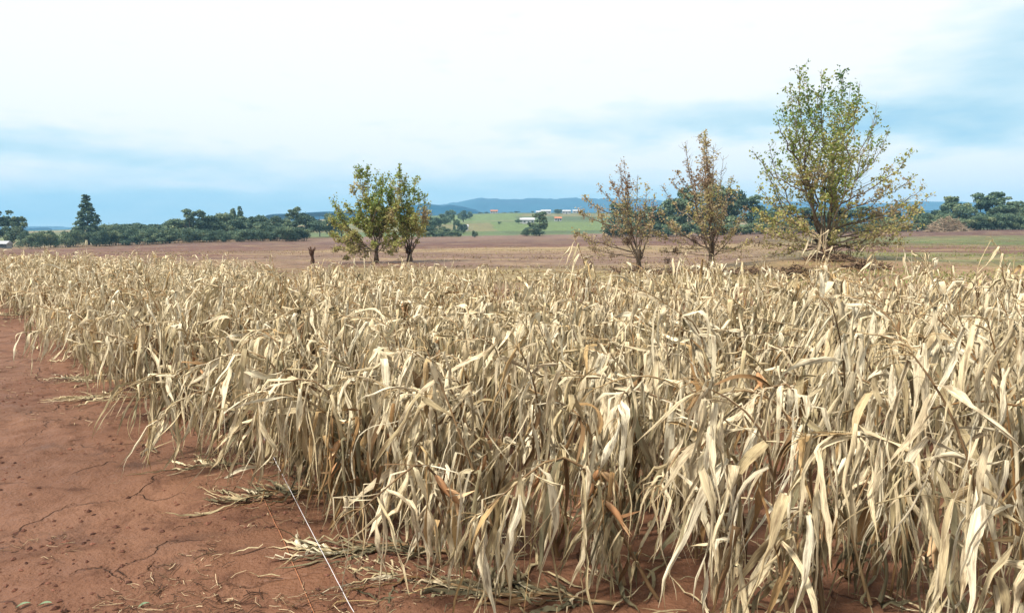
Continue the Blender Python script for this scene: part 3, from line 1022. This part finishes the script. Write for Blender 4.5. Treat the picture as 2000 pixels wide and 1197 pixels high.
def coppice(name, base_px, Yd, tips, lab, cat, leaf=.16, dens=1.0, tone_fn=None, trunk_r=.2, fork=.09, crown_depth=.8, debris=0, twig=1.0, low_boost=1.0, spread=1.0):
    base = at(base_px[0], base_px[1], Yd)
    base[2] = float(gz(base[0], base[1])) - .05
    root = empty(name, base)
    tag(root, lab, cat, "mud-stained trees behind the maize")
    tr, cr_ = MB(), MB()
    H = (base_px[1] - min(t[1] for t in tips)) / F * Yd
    fz = H * fork
    # trunk with a flared, knobbly foot
    kn = np.linspace(0, 1, 7)
    tp = np.stack([.05 * np.sin(kn * 3) * trunk_r, .04 * np.cos(kn * 4) * trunk_r, kn * fz * 1.15], -1)
    tube(tr, tp, trunk_r * (1.35 - .5 * np.sin(kn * pi / 2) + .14 * np.sin(kn * 9)), 9, .25)
    LP, LT = [], []
    curves = []
    for tpx in sorted(tips, key=lambda t_: t_[1]):
        px, py, lf = tpx[:3]
        px = base_px[0] + (px - base_px[0]) * spread
        dz = rng.normal(0, crown_depth)
        tipp = at(px, py + 14, Yd + dz) - base
        st = np.array([rng.normal(0, trunk_r * .5), rng.normal(0, trunk_r * .5), fz * rng.uniform(.55, 1.1)])
        horiz = tipp * np.array([1, 1, 0])
        if curves and np.linalg.norm(horiz) > .30 * tipp[2] and rng.random() < .72:
            allp = np.concatenate([c_[1:9] for c_ in curves])
            lowp = allp[(allp[:, 2] < tipp[2] - .25 * np.linalg.norm(horiz)) & (np.hypot(allp[:, 0], allp[:, 1]) < .6 * np.linalg.norm(horiz) + .1)]
            if len(lowp):
                st = lowp[np.argsort(np.linalg.norm(lowp - tipp * np.array([.55, .55, .62]), axis=1))[rng.integers(0, min(3, len(lowp)))]]
                horiz = (tipp - st) * np.array([1, 1, 0])
        ln_ = np.linalg.norm(tipp - st)
        ctl = st + horiz * .72 + np.array([0, 0, (tipp[2] - st[2]) * .40])
        t = np.linspace(0, 1, 13)[:, None]
        cv = st * (1 - t) ** 2 + ctl * 2 * t * (1 - t) + tipp * t * t
        cv[1:-1] += rng.normal(0, .012 * ln_, (11, 3)) * np.sin(t[1:-1] * pi)
        curves.append(cv)
        r0 = min(.06, .007 * ln_ + .011) * rng.uniform(.8, 1.2)
        tube(tr, cv, np.linspace(r0, .007, 13), 5, .25 + .5 * rng.random(), False)
        nt = int(ln_ * 4.2 * twig)
        for _ in range(nt):
            f = rng.uniform(.30, .98)
            k = min(int(f * 12), 11)
            p0 = cv[k] + (cv[k + 1] - cv[k]) * (f * 12 - k)
            sd_ = norm(cv[k + 1] - cv[k])
            d_ = norm(sd_ * .75 + norm(rng.standard_normal(3)) * .9 + np.array([0, 0, .15]))
            l_ = ln_ * rng.uniform(.06, .24) * (1.2 - f * .8)
            q = [p0]
            for _k in range(4):
                d_ = norm(d_ + .25 * rng.standard_normal(3) + np.array([0, 0, .08]))
                q.append(q[-1] + d_ * l_ / 4)
            q = np.array(q)
            tube(tr, q, np.linspace(.012, .004, 5), 3, .3 + .6 * rng.random(), False)
            nl_ = rng.poisson(lf * dens * (3.0 + 7 * l_) * (low_boost if py > base_px[1] - 130 else 1))
            if nl_:
                ff = rng.uniform(.3, 1.0, nl_) * 4
                kk = np.minimum(ff.astype(int), 3)
                P = q[kk] + (q[kk + 1] - q[kk]) * (ff - kk)[:, None] + rng.normal(0, leaf * .55, (nl_, 3))
                LP.append(P)
        nl_ = rng.poisson(lf * dens * 20)
        if nl_ and py < base_px[1] - 60:
            ff = (1 - rng.random(nl_) ** 1.6 * .45) * 12
            kk = np.minimum(ff.astype(int), 11)
            LP.append(cv[kk] + (cv[kk + 1] - cv[kk]) * (ff - kk)[:, None] + rng.normal(0, leaf * .8, (nl_, 3)))
    P = np.concatenate(LP)
    P = P[P[:, 2] > .25]
    T = tone_fn(P[:, 2] / H, P) + rng.normal(0, .10, len(P))
    put_blades(cr_, P, leaf, np.clip(T, 0, 1))
    tr.build("trunk", M_bark, root)
    cr_.build("crown", M_crown, root)
    if debris:
        for _ in range(debris):
            db = MB()
            p = P[rng.integers(len(P))] * np.array([.9, .9, .45])
            p[2] = max(.3, min(p[2], .3 * H))
            for _k in range(22):
                c_ = norm(rng.standard_normal(3) * np.array([.6, .6, 1]))
                o_ = p + rng.normal(0, .09, 3)
                tube(db, [o_ - c_ * .14, o_ + .02 * rng.standard_normal(3), o_ + c_ * .14], .012, 3, rng.random() * .6, False)
            db.build("debris_clump", M_brush, root)
    return root


def tn(lo, hi, brown):
    def f(h, P):
        n_ = fbm(P[:, 0] * .9 + 7, P[:, 2] * .9, 91, 2)
        return lo + (hi - lo) * np.clip(1 - h, 0, 1) ** .85 + .28 * n_ + brown * sst(.2, .35, n_)
    return f


# left pair
coppice("tree", (735, 514), 47, [(690, 345, 1), (700, 315, 1.6), (716, 308, 1.6), (735, 318, 1.4), (750, 330, 1.3), (675, 385, 1), (655, 385, .7), (668, 425, 1.5), (660, 455, 1.5), (700, 400, 1.8), (730, 385, 2), (755, 390, 1.8),
        (690, 440, 1.8), (775, 420, 1.6), (680, 480, 1.2), (720, 430, 1.8), (785, 455, 1.3), (650, 372, .4), (765, 365, 1.4), (745, 350, 1), (700, 475, 1), (770, 480, .8), (648, 440, 1), (655, 472, 1), (668, 492, .7), (705, 492, .6), (645, 410, .8), (730, 460, 1.4), (760, 440, 1.4), (690, 415, 1.6), (768, 335, 1.5), (775, 375, 1.8), (765, 410, 1.8), (772, 450, 1.4)],
        "round leafy tree on a single short trunk, left one of the touching pair", "tree", .15, 2.0, tn(.14, .60, .08), .13, .16, .9, 4, 1.3, 1.7)
coppice("tree", (800, 511), 49, [(760, 325, 1.6), (780, 315, 1.6), (793, 330, 1.4), (810, 335, 1.3), (820, 360, 1.2), (832, 365, .9), (838, 400, 1), (826, 430, 1), (800, 380, 1.6), (780, 390, 1.6), (815, 455, .9), (775, 350, 1.4), (790, 440, 1.3),
        (768, 440, 1.4), (752, 470, .6), (835, 385, .7), (765, 500, .4), (812, 405, 1.3)],
        "taller looser tree with dark muddy foot, right one of the touching pair", "tree", .145, 1.65, tn(.16, .64, .12), .17, .10, .8, 7, 1.3, 1.8)
# the two bare trees
coppice("tree", (1247, 530), 38, [(1140, 395, 1.2), (1136, 440, 1.2), (1150, 370, .8), (1175, 345, 1), (1195, 330, 1), (1215, 310, .5), (1222, 300, .5), (1228, 330, 1), (1245, 330, .6), (1262, 345, .7), (1275, 365, .7), (1160, 470, 1), (1150, 490, .5), (1180, 410, 1.2), (1205, 400, 1.2),
        (1250, 390, 1.0), (1270, 420, .7), (1185, 445, .9), (1222, 370, .9), (1210, 350, 1), (1262, 500, .1), (1275, 395, .6), (1170, 390, 1)],
        "small half-bare brown tree leaning left, leftmost of the three trees at right", "tree", .115, .75, tn(.66, .76, .10), .13, .17, .9, 5, 2.5, 1.3, 1.1)
coppice("tree", (1388, 533), 38, [(1375, 250, 2.2), (1380, 245, 2.0), (1386, 300, 1.5), (1393, 270, .1), (1410, 290, .1), (1345, 300, 1), (1330, 320, .9), (1322, 335, .7), (1305, 350, .4), (1425, 330, .9), (1435, 350, .7), (1450, 390, .9), (1300, 400, 1), (1290, 440, 1.1), (1320, 420, 1.2),
        (1350, 390, 1.2), (1410, 380, 1.1), (1430, 430, 1), (1460, 455, .7), (1345, 270, .1), (1360, 340, 1), (1400, 350, 1), (1300, 475, .6), (1335, 470, .9), (1420, 470, .6), (1440, 465, .4), (1375, 420, 1.1), (1460, 480, .2)],
        "half-bare brown tree with one tall thin leafy spire, middle of the three trees at right", "tree", .115, .72, tn(.60, .72, .12), .15, .12, 1.0, 9, 2.5, 1.4, 1.14)
# the big one
coppice("tree", (1612, 508), 40, [(1545, 150, 1.2), (1562, 115, 1.9), (1575, 135, 1.6), (1605, 122, 2.0), (1600, 160, 1.0), (1645, 125, 2.2), (1660, 150, 2.2), (1678, 145, 1.8), (1640, 200, 1.5), (1530, 200, .9), (1520, 215, .7), (1710, 185, .1), (1712, 210, .8), (1735, 235, .9),
        (1720, 250, .5), (1700, 260, .9), (1690, 300, .8), (1775, 285, 1.3), (1782, 330, .8), (1810, 370, 1.1), (1800, 350, .9), (1765, 380, 1.4), (1740, 340, 1.4), (1720, 390, 1.5), (1476, 285, .5), (1500, 320, .8), (1485, 345, 1), (1475, 390, 1.3), (1500, 370, 1.3),
        (1520, 300, 1.2), (1545, 240, 1.3), (1570, 230, 1.6), (1600, 220, 1.7), (1625, 260, 1.6), (1590, 300, 1.7), (1560, 330, 1.6), (1640, 320, 1.7), (1670, 270, 1.4), (1680, 360, 1.6), (1610, 360, 1.7), (1530, 400, 1.6), (1500, 430, 1.6), (1480, 460, 1.1), (1570, 420, 1.6),
        (1650, 410, 1.7), (1700, 430, 1.5), (1750, 430, 1.2), (1790, 420, .9), (1720, 470, 1.0), (1540, 470, 1.4), (1500, 490, .8), (1680, 480, .9), (1760, 460, .8), (1630, 440, 1.2), (1655, 385, 1.6), (1590, 400, 1.3), (1630, 180, 1.1), (1555, 190, .9), (1492, 300, .8), (1505, 265, .4), (1745, 300, .8), (1490, 410, 1.2), (1795, 395, 1.1), (1480, 430, 1.2), (1770, 420, 1.2), (1515, 350, 1.1), (1725, 350, 1.1)],
        "biggest tree at right, tall multi-stemmed crown green at the top and brown below", "tree", .15, .64, tn(-.07, .66, .14), .20, .085, 1.9, 14, 1.5, 1.35, 1.03)

# pollard stump
q = at(610, 518, 46)
root = empty("tree_stump", (q[0], q[1], float(gz(q[0], q[1]))))
tag(root, "small brown pollarded stump with a knobbly top beyond the maize", "stump")
mb = MB()
k = np.linspace(0, 1, 8)
tube(mb, np.stack([.03 * np.sin(k * 5), 0 * k, k * .80], -1), .11 + .03 * np.sin(k * 9) + .05 * k ** 3, 9, .3)
mb.build("trunk", M_mud_bark, root)
mb = MB()
for a_ in np.linspace(0, 6.28, 9)[:-1]:
    d_ = np.array([cos(a_), sin(a_), 0])
    tube(mb, [[*(d_[:2] * .05), .72], [*(d_[:2] * .16), .86], [*(d_[:2] * .22), 1.0 + .08 * sin(a_ * 3)]], [.06, .045, .03], 6, .4)
mb.build("branch_stubs", M_mud_bark, root)


# brush heaps and the fallen log at the feet of the trees
def heap(px, py, Yd, wid, hgt, n, lab, mat=M_brush, name="brush_pile", rad=.018, grp="brush piles at the feet of the trees"):
    q = at(px, py, Yd)
    z0 = float(gz(q[0], q[1]))
    mb = MB()
    for _ in range(int(n * 2.2)):
        a_ = rng.uniform(0, 6.28); r_ = math.sqrt(rng.random())
        p = np.array([cos(a_) * r_ * wid, sin(a_) * r_ * wid * .6, 0])
        top = hgt * (1 - r_ ** 2) * rng.uniform(.2, 1.0)
        d_ = norm(np.array([rng.normal(), rng.normal(), rng.normal(.05, .35)]))
        l_ = wid * rng.uniform(.10, .38)
        p[2] = max(top - .2 * l_, .02)
        m_ = p + d_ * l_ * .5 + rng.normal(0, .05 * l_, 3)
        tube(mb, [p, m_, p + d_ * l_], [rad * rng.uniform(.6, 1.6), rad, rad * .4], 4, rng.random(), False)
    o = mb.build(name, mat)
    o.location = (q[0], q[1], z0)
    return tag(o, lab, "brush pile", grp)


heap(1240, 530, 37, 1.3, .30, 200, "low tangle of dark twigs at the foot of the leftmost brown tree")
heap(1340, 536, 35, 1.5, .28, 220, "low dark twig heap between the two brown trees")
heap(1400, 540, 34, 1.1, .35, 180, "dark twig heap just in front of the spire tree's trunk")
heap(1480, 540, 33, 1.5, .34, 220, "dark twig heap left of the big tree behind the maize tops")
heap(1560, 548, 29, 1.0, .62, 260, "tall dark root tangle in front of the big tree's left side")
heap(1690, 530, 34, 1.2, .45, 240, "dark root tangle to the right of the big tree's foot")
heap(1625, 512, 38, 1.4, .55, 300, "dense dark brush packed round the big tree's foot")
heap(1850, 446, 215, 6.2, 4.6, 420, "pale heap of dead branches by the far wood at right", M_pale_brush, rad=.07, grp=None)
q = at(1622, 500, 38.5)
mb = MB()
zt = float(gz(q[0], q[1]))
k = np.linspace(0, 1, 7)
tube(mb, np.stack([-k * 1.35, -.3 * k, .55 - .45 * k + .05 * np.sin(k * 7)], -1), np.linspace(.17, .11, 7) + .02 * np.sin(k * 11), 8, .2)
o = mb.build("log", M_mud_bark)
o.location = (q[0], q[1], zt)
tag(o, "dark fallen log slanting left from the big tree's foot", "log")
mb = MB()
for k in range(14):
    a_ = rng.uniform(0, 6.28)
    p = np.array([cos(a_) * .13, sin(a_) * .13, 0])
    tube(mb, [p + [0, 0, 1.45 + .3 * rng.random()], p * 1.3 + [0, 0, .9], p * 1.6 + rng.normal(0, .05, 3) + [0, 0, .3]], [.012, .045, .02], 5, .6 + .4 * rng.random(), False)
o = mb.build("straw_bundle", simple_mat("caught_straw", [(.2, (.25, .18, .11)), (.8, (.5, .40, .28))], 6))
q = at(1606, 505, 39.2)
o.location = (q[0], q[1], float(gz(q[0], q[1])))
tag(o, "pale bundle of flood straw caught upright against the big tree's trunk", "straw bundle")

# ------------------------------------------------------------------ distant trees
STOPS = [(0, (.032, .064, .045)), (.4, (.072, .122, .078)), (.75, (.13, .18, .095)), (1, (.2, .23, .12))]
M_far = foliage_mat("far_foliage", STOPS, .15, vary=.5)


def far_proto(kind, seed):
    g = np.random.default_rng(seed)
    cl = []
    if kind == "round":
        for _ in range(15):
            d = norm(g.standard_normal(3)); r = g.random() ** .4
            cl.append((np.array([d[0] * r * .36, d[1] * r * .36, .50 + d[2] * r * .36]), np.array([1, 1, .85]) * g.uniform(.10, .2)))
    elif kind == "shrub":
        for _ in range(13):
            cl.append((np.array([g.uniform(-.42, .42), g.uniform(-.3, .3), g.uniform(.15, .72)]), np.array([1, 1, .85]) * g.uniform(.14, .25)))
    elif kind == "ragged":
        for _ in range(26):
            z = g.uniform(.16, .97)
            r = .34 * math.sin(min(1, (1.05 - z) / .75 + .12) * pi * .62)
            a = g.uniform(0, 6.28)
            cl.append((np.array([cos(a) * r * g.random() ** .5, sin(a) * r * g.random() ** .5, z]), np.array([1, 1, .75]) * g.uniform(.06, .13)))
    elif kind == "conifer":
        for lv in np.linspace(.10, .97, 17):
            r = .02 + .25 * (1 - lv) ** .72 * min(1, .55 + lv * 1.6) * g.uniform(.8, 1.12)
            for a in np.arange(5) * 1.257 + g.uniform(0, 6):
                k = g.uniform(.45, .95)
                cl.append((np.array([cos(a) * r * k, sin(a) * r * k, lv + g.normal(0, .012)]), np.array([1, 1, .7]) * (.022 + .20 * r) * g.uniform(.8, 1.3)))
    elif kind == "pointed":
        for _ in range(30):
            z = g.uniform(.08, .97)
            r = .18 * (1.0 - z) ** .6
            a = g.uniform(0, 6.28)
            cl.append((np.array([cos(a) * r * .6, sin(a) * r * .6, z]), np.array([1, 1, 1.3]) * (.06 + .06 * (1 - z))))
    elif kind == "cypress":
        for _ in range(24):
            z = g.uniform(.05, .95)
            cl.append((np.array([g.normal(0, .015), g.normal(0, .015), z]), np.array([1, 1, 2]) * .05 * (1.15 - z * .7)))
    cr_, tr = MB(), MB()
    tot = sum((c[1] ** 2).mean() for c in cl)
    for c, r in cl:
        n = int(3400 * (r ** 2).mean() / tot) + 6
        d = norm(g.standard_normal((n, 3)))
        d[:, 2] = np.where(g.random(n) < .6, np.abs(d[:, 2]), d[:, 2])
        P = c + d * r * (g.uniform(.55, 1.05, (n, 1)) + .35 * g.random((n, 1)) ** 5)
        s = g.uniform(.011, .027, n)[:, None] * (0.8 if kind in ("conifer", "cypress") else 1)
        u = norm(np.cross(d, g.standard_normal((n, 3)))) + .4 * g.standard_normal((n, 3))
        u = norm(u); v = norm(np.cross(norm(d + .7 * g.standard_normal((n, 3))), u))
        q = np.stack([P - u * s - v * s * .6, P + u * s * .7 - v * s, P + u * s + v * s * .7, P - u * s * .6 + v * s], 1)
        cr_.add(q.reshape(-1, 3), np.arange(n * 4).reshape(-1, 4), tone=np.clip(np.repeat(g.normal(.45, .18) + g.normal(0, .2, n), 4), 0, 1))
    if kind != "shrub":
        tube(tr, [[0, 0, -.03], [.006, 0, .2], [-.004, .004, .45], [0, 0, .85]], [.024, .017, .012, .003], 6, .4)
        for c, r in cl[:9]:
            z0 = max(.12, c[2] - .22)
            tube(tr, [[0, 0, z0], (c + np.array([0, 0, z0])) * .5, c], [.009, .006, .003], 4, .4, False)
    else:
        for c, r in cl[:6]:
            tube(tr, [[c[0] * .3, c[1] * .3, -.03], c * .6, c], [.014, .01, .005], 4, .4, False)
    return cr_.mesh(kind + "_crown", M_far, False), tr.mesh(kind + "_trunk", M_far_bark)


PROT = {k: [far_proto(k, s * 17 + len(k)) for s in range(n)] for k, n in (("round", 5), ("shrub", 5), ("ragged", 5), ("conifer", 1), ("pointed", 2), ("cypress", 1))}
proto_used = {}


def far_tree(kind, px, top, foot, wpx, Yd, lab, group=None, name=None):
    q = at(px, foot, Yd)
    z = float(gz(q[0], q[1]))
    H = (at(px, top, Yd)[2] - z)
    Wm = wpx / F * Yd
    unit = {"round": .95, "shrub": 1.1, "ragged": .66, "conifer": .5, "pointed": .36, "cypress": .14}[kind]
    k = random.randrange(len(PROT[kind]))
    key = (kind, k)
    if key not in proto_used:
        root = empty("tree", (0, 0, 0))
        for nm_, me in zip(("crown", "trunk"), PROT[kind][k]):
            o = bpy.data.objects.new(nm_, me); col.objects.link(o); o.parent = root
        proto_used[key] = root
    else:
        root = copy_tree(proto_used[key])
        if "group" in root:
            del root["group"]
    root.name = name or ("shrub" if kind == "shrub" else "tree")
    root.location = (q[0], q[1], z)
    root.rotation_euler = (0, 0, random.uniform(0, 6.28))
    root.scale = (Wm / unit, Wm / unit, H)
    tag(root, lab, "shrub" if kind == "shrub" else "tree", group)
    return root


GL, GC, GM, GR = "trees of the far left treeline", "trees by the far hillside farms", "tall trees behind the three right-hand trees", "trees of the far right wood"
for px, top, w_, lab in ((10, 409, 46, "dark pointed-topped tree at the left frame edge"), (40, 421, 26, "thin ragged tree right beside the left frame edge tree"), (575, 407, 34, "open ragged tree standing above the far right end of the left treeline"),
                         (372, 411, 40, "ragged tree rising left of the big domed tree"), (398, 413, 34, "ragged tree touching the big domed tree")):
    far_tree("ragged", px, top, 476 if px < 300 else 470, w_ * 1.1, 285, lab, GL)
far_tree("conifer", 174, 382, 475, 54, 280, "tallest lone conifer standing clear of the left treeline", name="conifer")
far_tree("round", 428, 405, 470, 52, 300, "big dark domed tree in the left treeline", GL)
far_tree("round", 24, 430, 478, 44, 275, "rounded tree under the left frame edge tree", GL)
far_tree("pointed", 457, 407, 466, 18, 330, "left one of two pointed trees right of the domed tree", GL)
far_tree("pointed", 470, 406, 466, 20, 330, "right one of two pointed trees right of the domed tree", GL)
for px, top, w_ in ((215, 428, 44), (232, 432, 30), (262, 437, 34), (292, 434, 32), (322, 437, 34), (345, 428, 36), (495, 420, 42), (520, 426, 36), (548, 431, 36), (600, 415, 40), (625, 410, 34), (645, 404, 34), (668, 416, 36), (452, 428, 40), (388, 432, 44), (340, 424, 42), (362, 419, 38), (410, 417, 42), (443, 413, 38), (482, 414, 38), (507, 417, 38), (534, 421, 38), (560, 421, 34), (250, 430, 40), (280, 431, 38), (310, 430, 40)):
    far_tree("round", px, top, 473, w_ * 1.5, 300 + random.uniform(-10, 40), "dark green rounded tree in the crowded left treeline", GL)
for px in list(range(62, 160, 17)) + list(range(190, 600, 13)):
    far_tree("shrub", px + random.uniform(-4, 4), 446 - (px > 190) * random.uniform(0, 10) + random.uniform(-2, 4), 479 - 10 * px / 600, random.uniform(34, 50), 258 + random.uniform(-6, 10), "low dark bushy shrub along the foot of the left treeline", "shrubs under the left treeline")
for px, top, ft, w_, Yd in ((832, 418, 466, 46, 420), (858, 414, 462, 44, 460), (838, 436, 468, 40, 330), (862, 440, 468, 36, 330), (884, 443, 467, 30, 335), (905, 405, 430, 34, 720), (880, 408, 440, 30, 650), (918, 412, 428, 18, 800),
                            (905, 436, 450, 22, 420), (895, 428, 448, 22, 450)):
    far_tree("round", px, top, ft, w_, Yd, "dark tree in the clump just right of the touching pair", GC)
far_tree("cypress", 887, 417, 446, 6, 420, "thin dark cypress spike beside the far farm", name="cypress")
for px in (832, 848, 864, 880, 893):
    far_tree("shrub", px, 449, 467, 24, 318, "low shrub at the field edge right of the touching pair", GC)
far_tree("shrub", 928, 447, 467, 15, 300, "small round bush standing alone on the far ploughed field", name="shrub")
far_tree("ragged", 1054, 416, 464, 40, 320, "taller ragged tree of the lone field clump")
far_tree("shrub", 1026, 441, 465, 28, 318, "left bush of the lone field clump")
far_tree("shrub", 1046, 441, 465, 34, 316, "right bush of the lone field clump beneath the ragged tree")
far_tree("round", 1013, 427, 438, 16, 560, "bush touching the left end of the white farmhouse", GC)
far_tree("shrub", 976, 432, 440, 9, 560, "tiny lone bush in the bright green hillside field")
far_tree("round", 1090, 408, 419, 22, 900, "dark rounded tree on the hill crest beside white houses", GC)
for px in (950, 962, 985, 998, 1010, 1040, 1112, 1124, 1135, 938):
    far_tree("shrub", px, 413 + random.uniform(-2, 2), 419, random.uniform(7, 14), 960, "speck-small bush on the far hill crest", "bushes on the hill crest")
for px, top, w_ in ((1210, 398, 44), (1245, 412, 40), (1275, 405, 40), (1300, 386, 44), (1322, 372, 46), (1345, 362, 44), (1380, 360, 48), (1408, 362, 44), (1436, 370, 44), (1465, 384, 44), (1495, 396, 46), (1530, 402, 46), (1565, 408, 44), (1600, 405, 44), (1640, 410, 44), (1680, 405, 44), (1715, 412, 40), (1745, 410, 40), (1790, 404, 44)):
    far_tree(random.choice(("round", "ragged")), px, top, 462, w_ * 1.35, 250 + random.uniform(-8, 20), "blue green tree seen through the bare crowns of the right-hand trees", GM)
for px in range(1195, 1790, 17):
    far_tree("shrub", px, 432 + random.uniform(-5, 6), 460, random.uniform(26, 38), 235, "low shrub seen behind the right-hand trees", "shrubs behind the right-hand trees")
for px, top, w_ in ((1832, 396, 34), (1858, 382, 40), (1884, 388, 36), (1912, 380, 38), (1936, 377, 36), (1958, 384, 36), (1982, 386, 40), (2010, 388, 40), (2040, 384, 40)):
    far_tree("ragged" if px in (1858, 1912, 1936, 1958) else "round", px, top, 449, w_ * 1.4, 265 + random.uniform(-8, 14), "dark tree of the dense wood at the far right", GR)
for px in range(1795, 2050, 15):
    far_tree("shrub", px, 413 + random.uniform(-7, 9), 450, random.uniform(34, 50), 245, "bushy dark undergrowth shrub of the far right wood", "shrubs of the far right wood")

# ------------------------------------------------------------------ far houses
M_wall = simple_mat("white_wall", [(.3, (.30, .31, .32)), (.7, (.42, .42, .42))], 1.5)
M_roof = simple_mat("pale_roof", [(.3, (.30, .31, .33)), (.7, (.42, .43, .44))], 1.5)
M_roofr = simple_mat("red_roof", [(.3, (.30, .12, .07)), (.7, (.42, .18, .10))], 1.5)
M_glass = simple_mat("dark_pane", [(.3, (.03, .035, .04)), (.7, (.06, .065, .07))], 1, .2, .5)


def box(mb, c, s):
    c, s = np.array(c, float), np.array(s, float) / 2
    v = np.array([[i, j, k] for i in (-1, 1) for j in (-1, 1) for k in (-1, 1)]) * s + c
    mb.add(v, [[0, 1, 3, 2], [4, 6, 7, 5], [0, 4, 5, 1], [2, 3, 7, 6], [0, 2, 6, 4], [1, 5, 7, 3]])


def house(px, foot, Yd, wm, dm, hm, lab, roofm, nw=3):
    q = at(px, foot, Yd)
    root = empty("house", (q[0], q[1], float(gz(q[0], q[1])) - .2))
    tag(root, lab, "house", "white farm buildings on the far hillside")
    mb = MB(); box(mb, (0, 0, hm / 2), (wm, dm, hm)); mb.build("wall", M_wall, root, False)
    mb = MB(); a_, b_, r_ = wm / 2 + .4, dm / 2 + .4, hm * .55
    v = np.array([[-a_, -b_, hm], [a_, -b_, hm], [a_, b_, hm], [-a_, b_, hm], [-a_, 0, hm + r_], [a_, 0, hm + r_]], float)
    mb.add(v, [[0, 1, 5, 4], [2, 3, 4, 5], [0, 3, 2, 1]], [[0, 4, 3], [1, 2, 5]])
    mb.build("roof", roofm, root, False)
    for k in range(nw):
        xk = (k + .5) / nw * wm - wm / 2
        mb = MB()
        if k == nw // 2:
            box(mb, (xk, -dm / 2 - .02, 1.05), (1.0, .08, 2.1)); mb.build("door", M_glass, root, False)
        else:
            box(mb, (xk, -dm / 2 - .02, hm * .55), (1.3, .08, 1.2)); mb.build("window", M_glass, root, False)
    return root


house(1032, 438, 560, 9, 6, 3.2, "white farmhouse below the hill crest above the lone field clump", M_roof)
house(1022, 436, 575, 5, 5, 2.8, "small white shed at the left end of the white farmhouse", M_roof)
house(1066, 417, 900, 12, 7, 3.4, "long white house on the hill crest left of the rounded tree", M_roof)
house(1052, 418, 880, 6, 6, 3.0, "small white house on the hill crest above the ragged tree", M_roof)
house(1106, 417, 900, 10, 7, 3.2, "white house on the hill crest right of the rounded tree", M_roof)
house(1128, 416, 920, 12, 7, 3.0, "pale house on the hill crest at the edge of the brown tree", M_roof)
house(965, 417, 930, 9, 7, 3.0, "low pale house at the left end of the hill crest", M_roofr)
house(1090, 430, 640, 6, 5, 2.6, "red roofed hut in the green hillside field", M_roofr)
house(8, 474, 262, 3.4, 3, 1.9, "small white hut under the trees at the left frame edge", M_roof)
house(905, 440, 470, 6, 5, 2.6, "pale hut among bushes beside the cypress", M_roof)

# ------------------------------------------------------------------ air
hz = bpy.data.objects.new("haze", bpy.data.meshes.new("haze"))
col.objects.link(hz)
mb = MB()
box(mb, (0, 0, 100), (12000, 12000, 340))
hz.data = mb.mesh("haze", None, False)
hm = bpy.data.materials.new("haze")
hm.use_nodes = True
hn = hm.node_tree.nodes
hn.clear()
vo = hn.new("ShaderNodeVolumePrincipled")
vo.inputs["Color"].default_value = (0.30, 0.64, 0.96, 1)
vo.inputs["Density"].default_value = 0.0002
vo.inputs["Anisotropy"].default_value = 0.0
ho = hn.new("ShaderNodeOutputMaterial")
hm.node_tree.links.new(vo.outputs[0], ho.inputs["Volume"])
hz.data.materials.append(hm)
tag(hz, "thin bluish air that fades the far hills", "haze", kind="stuff")
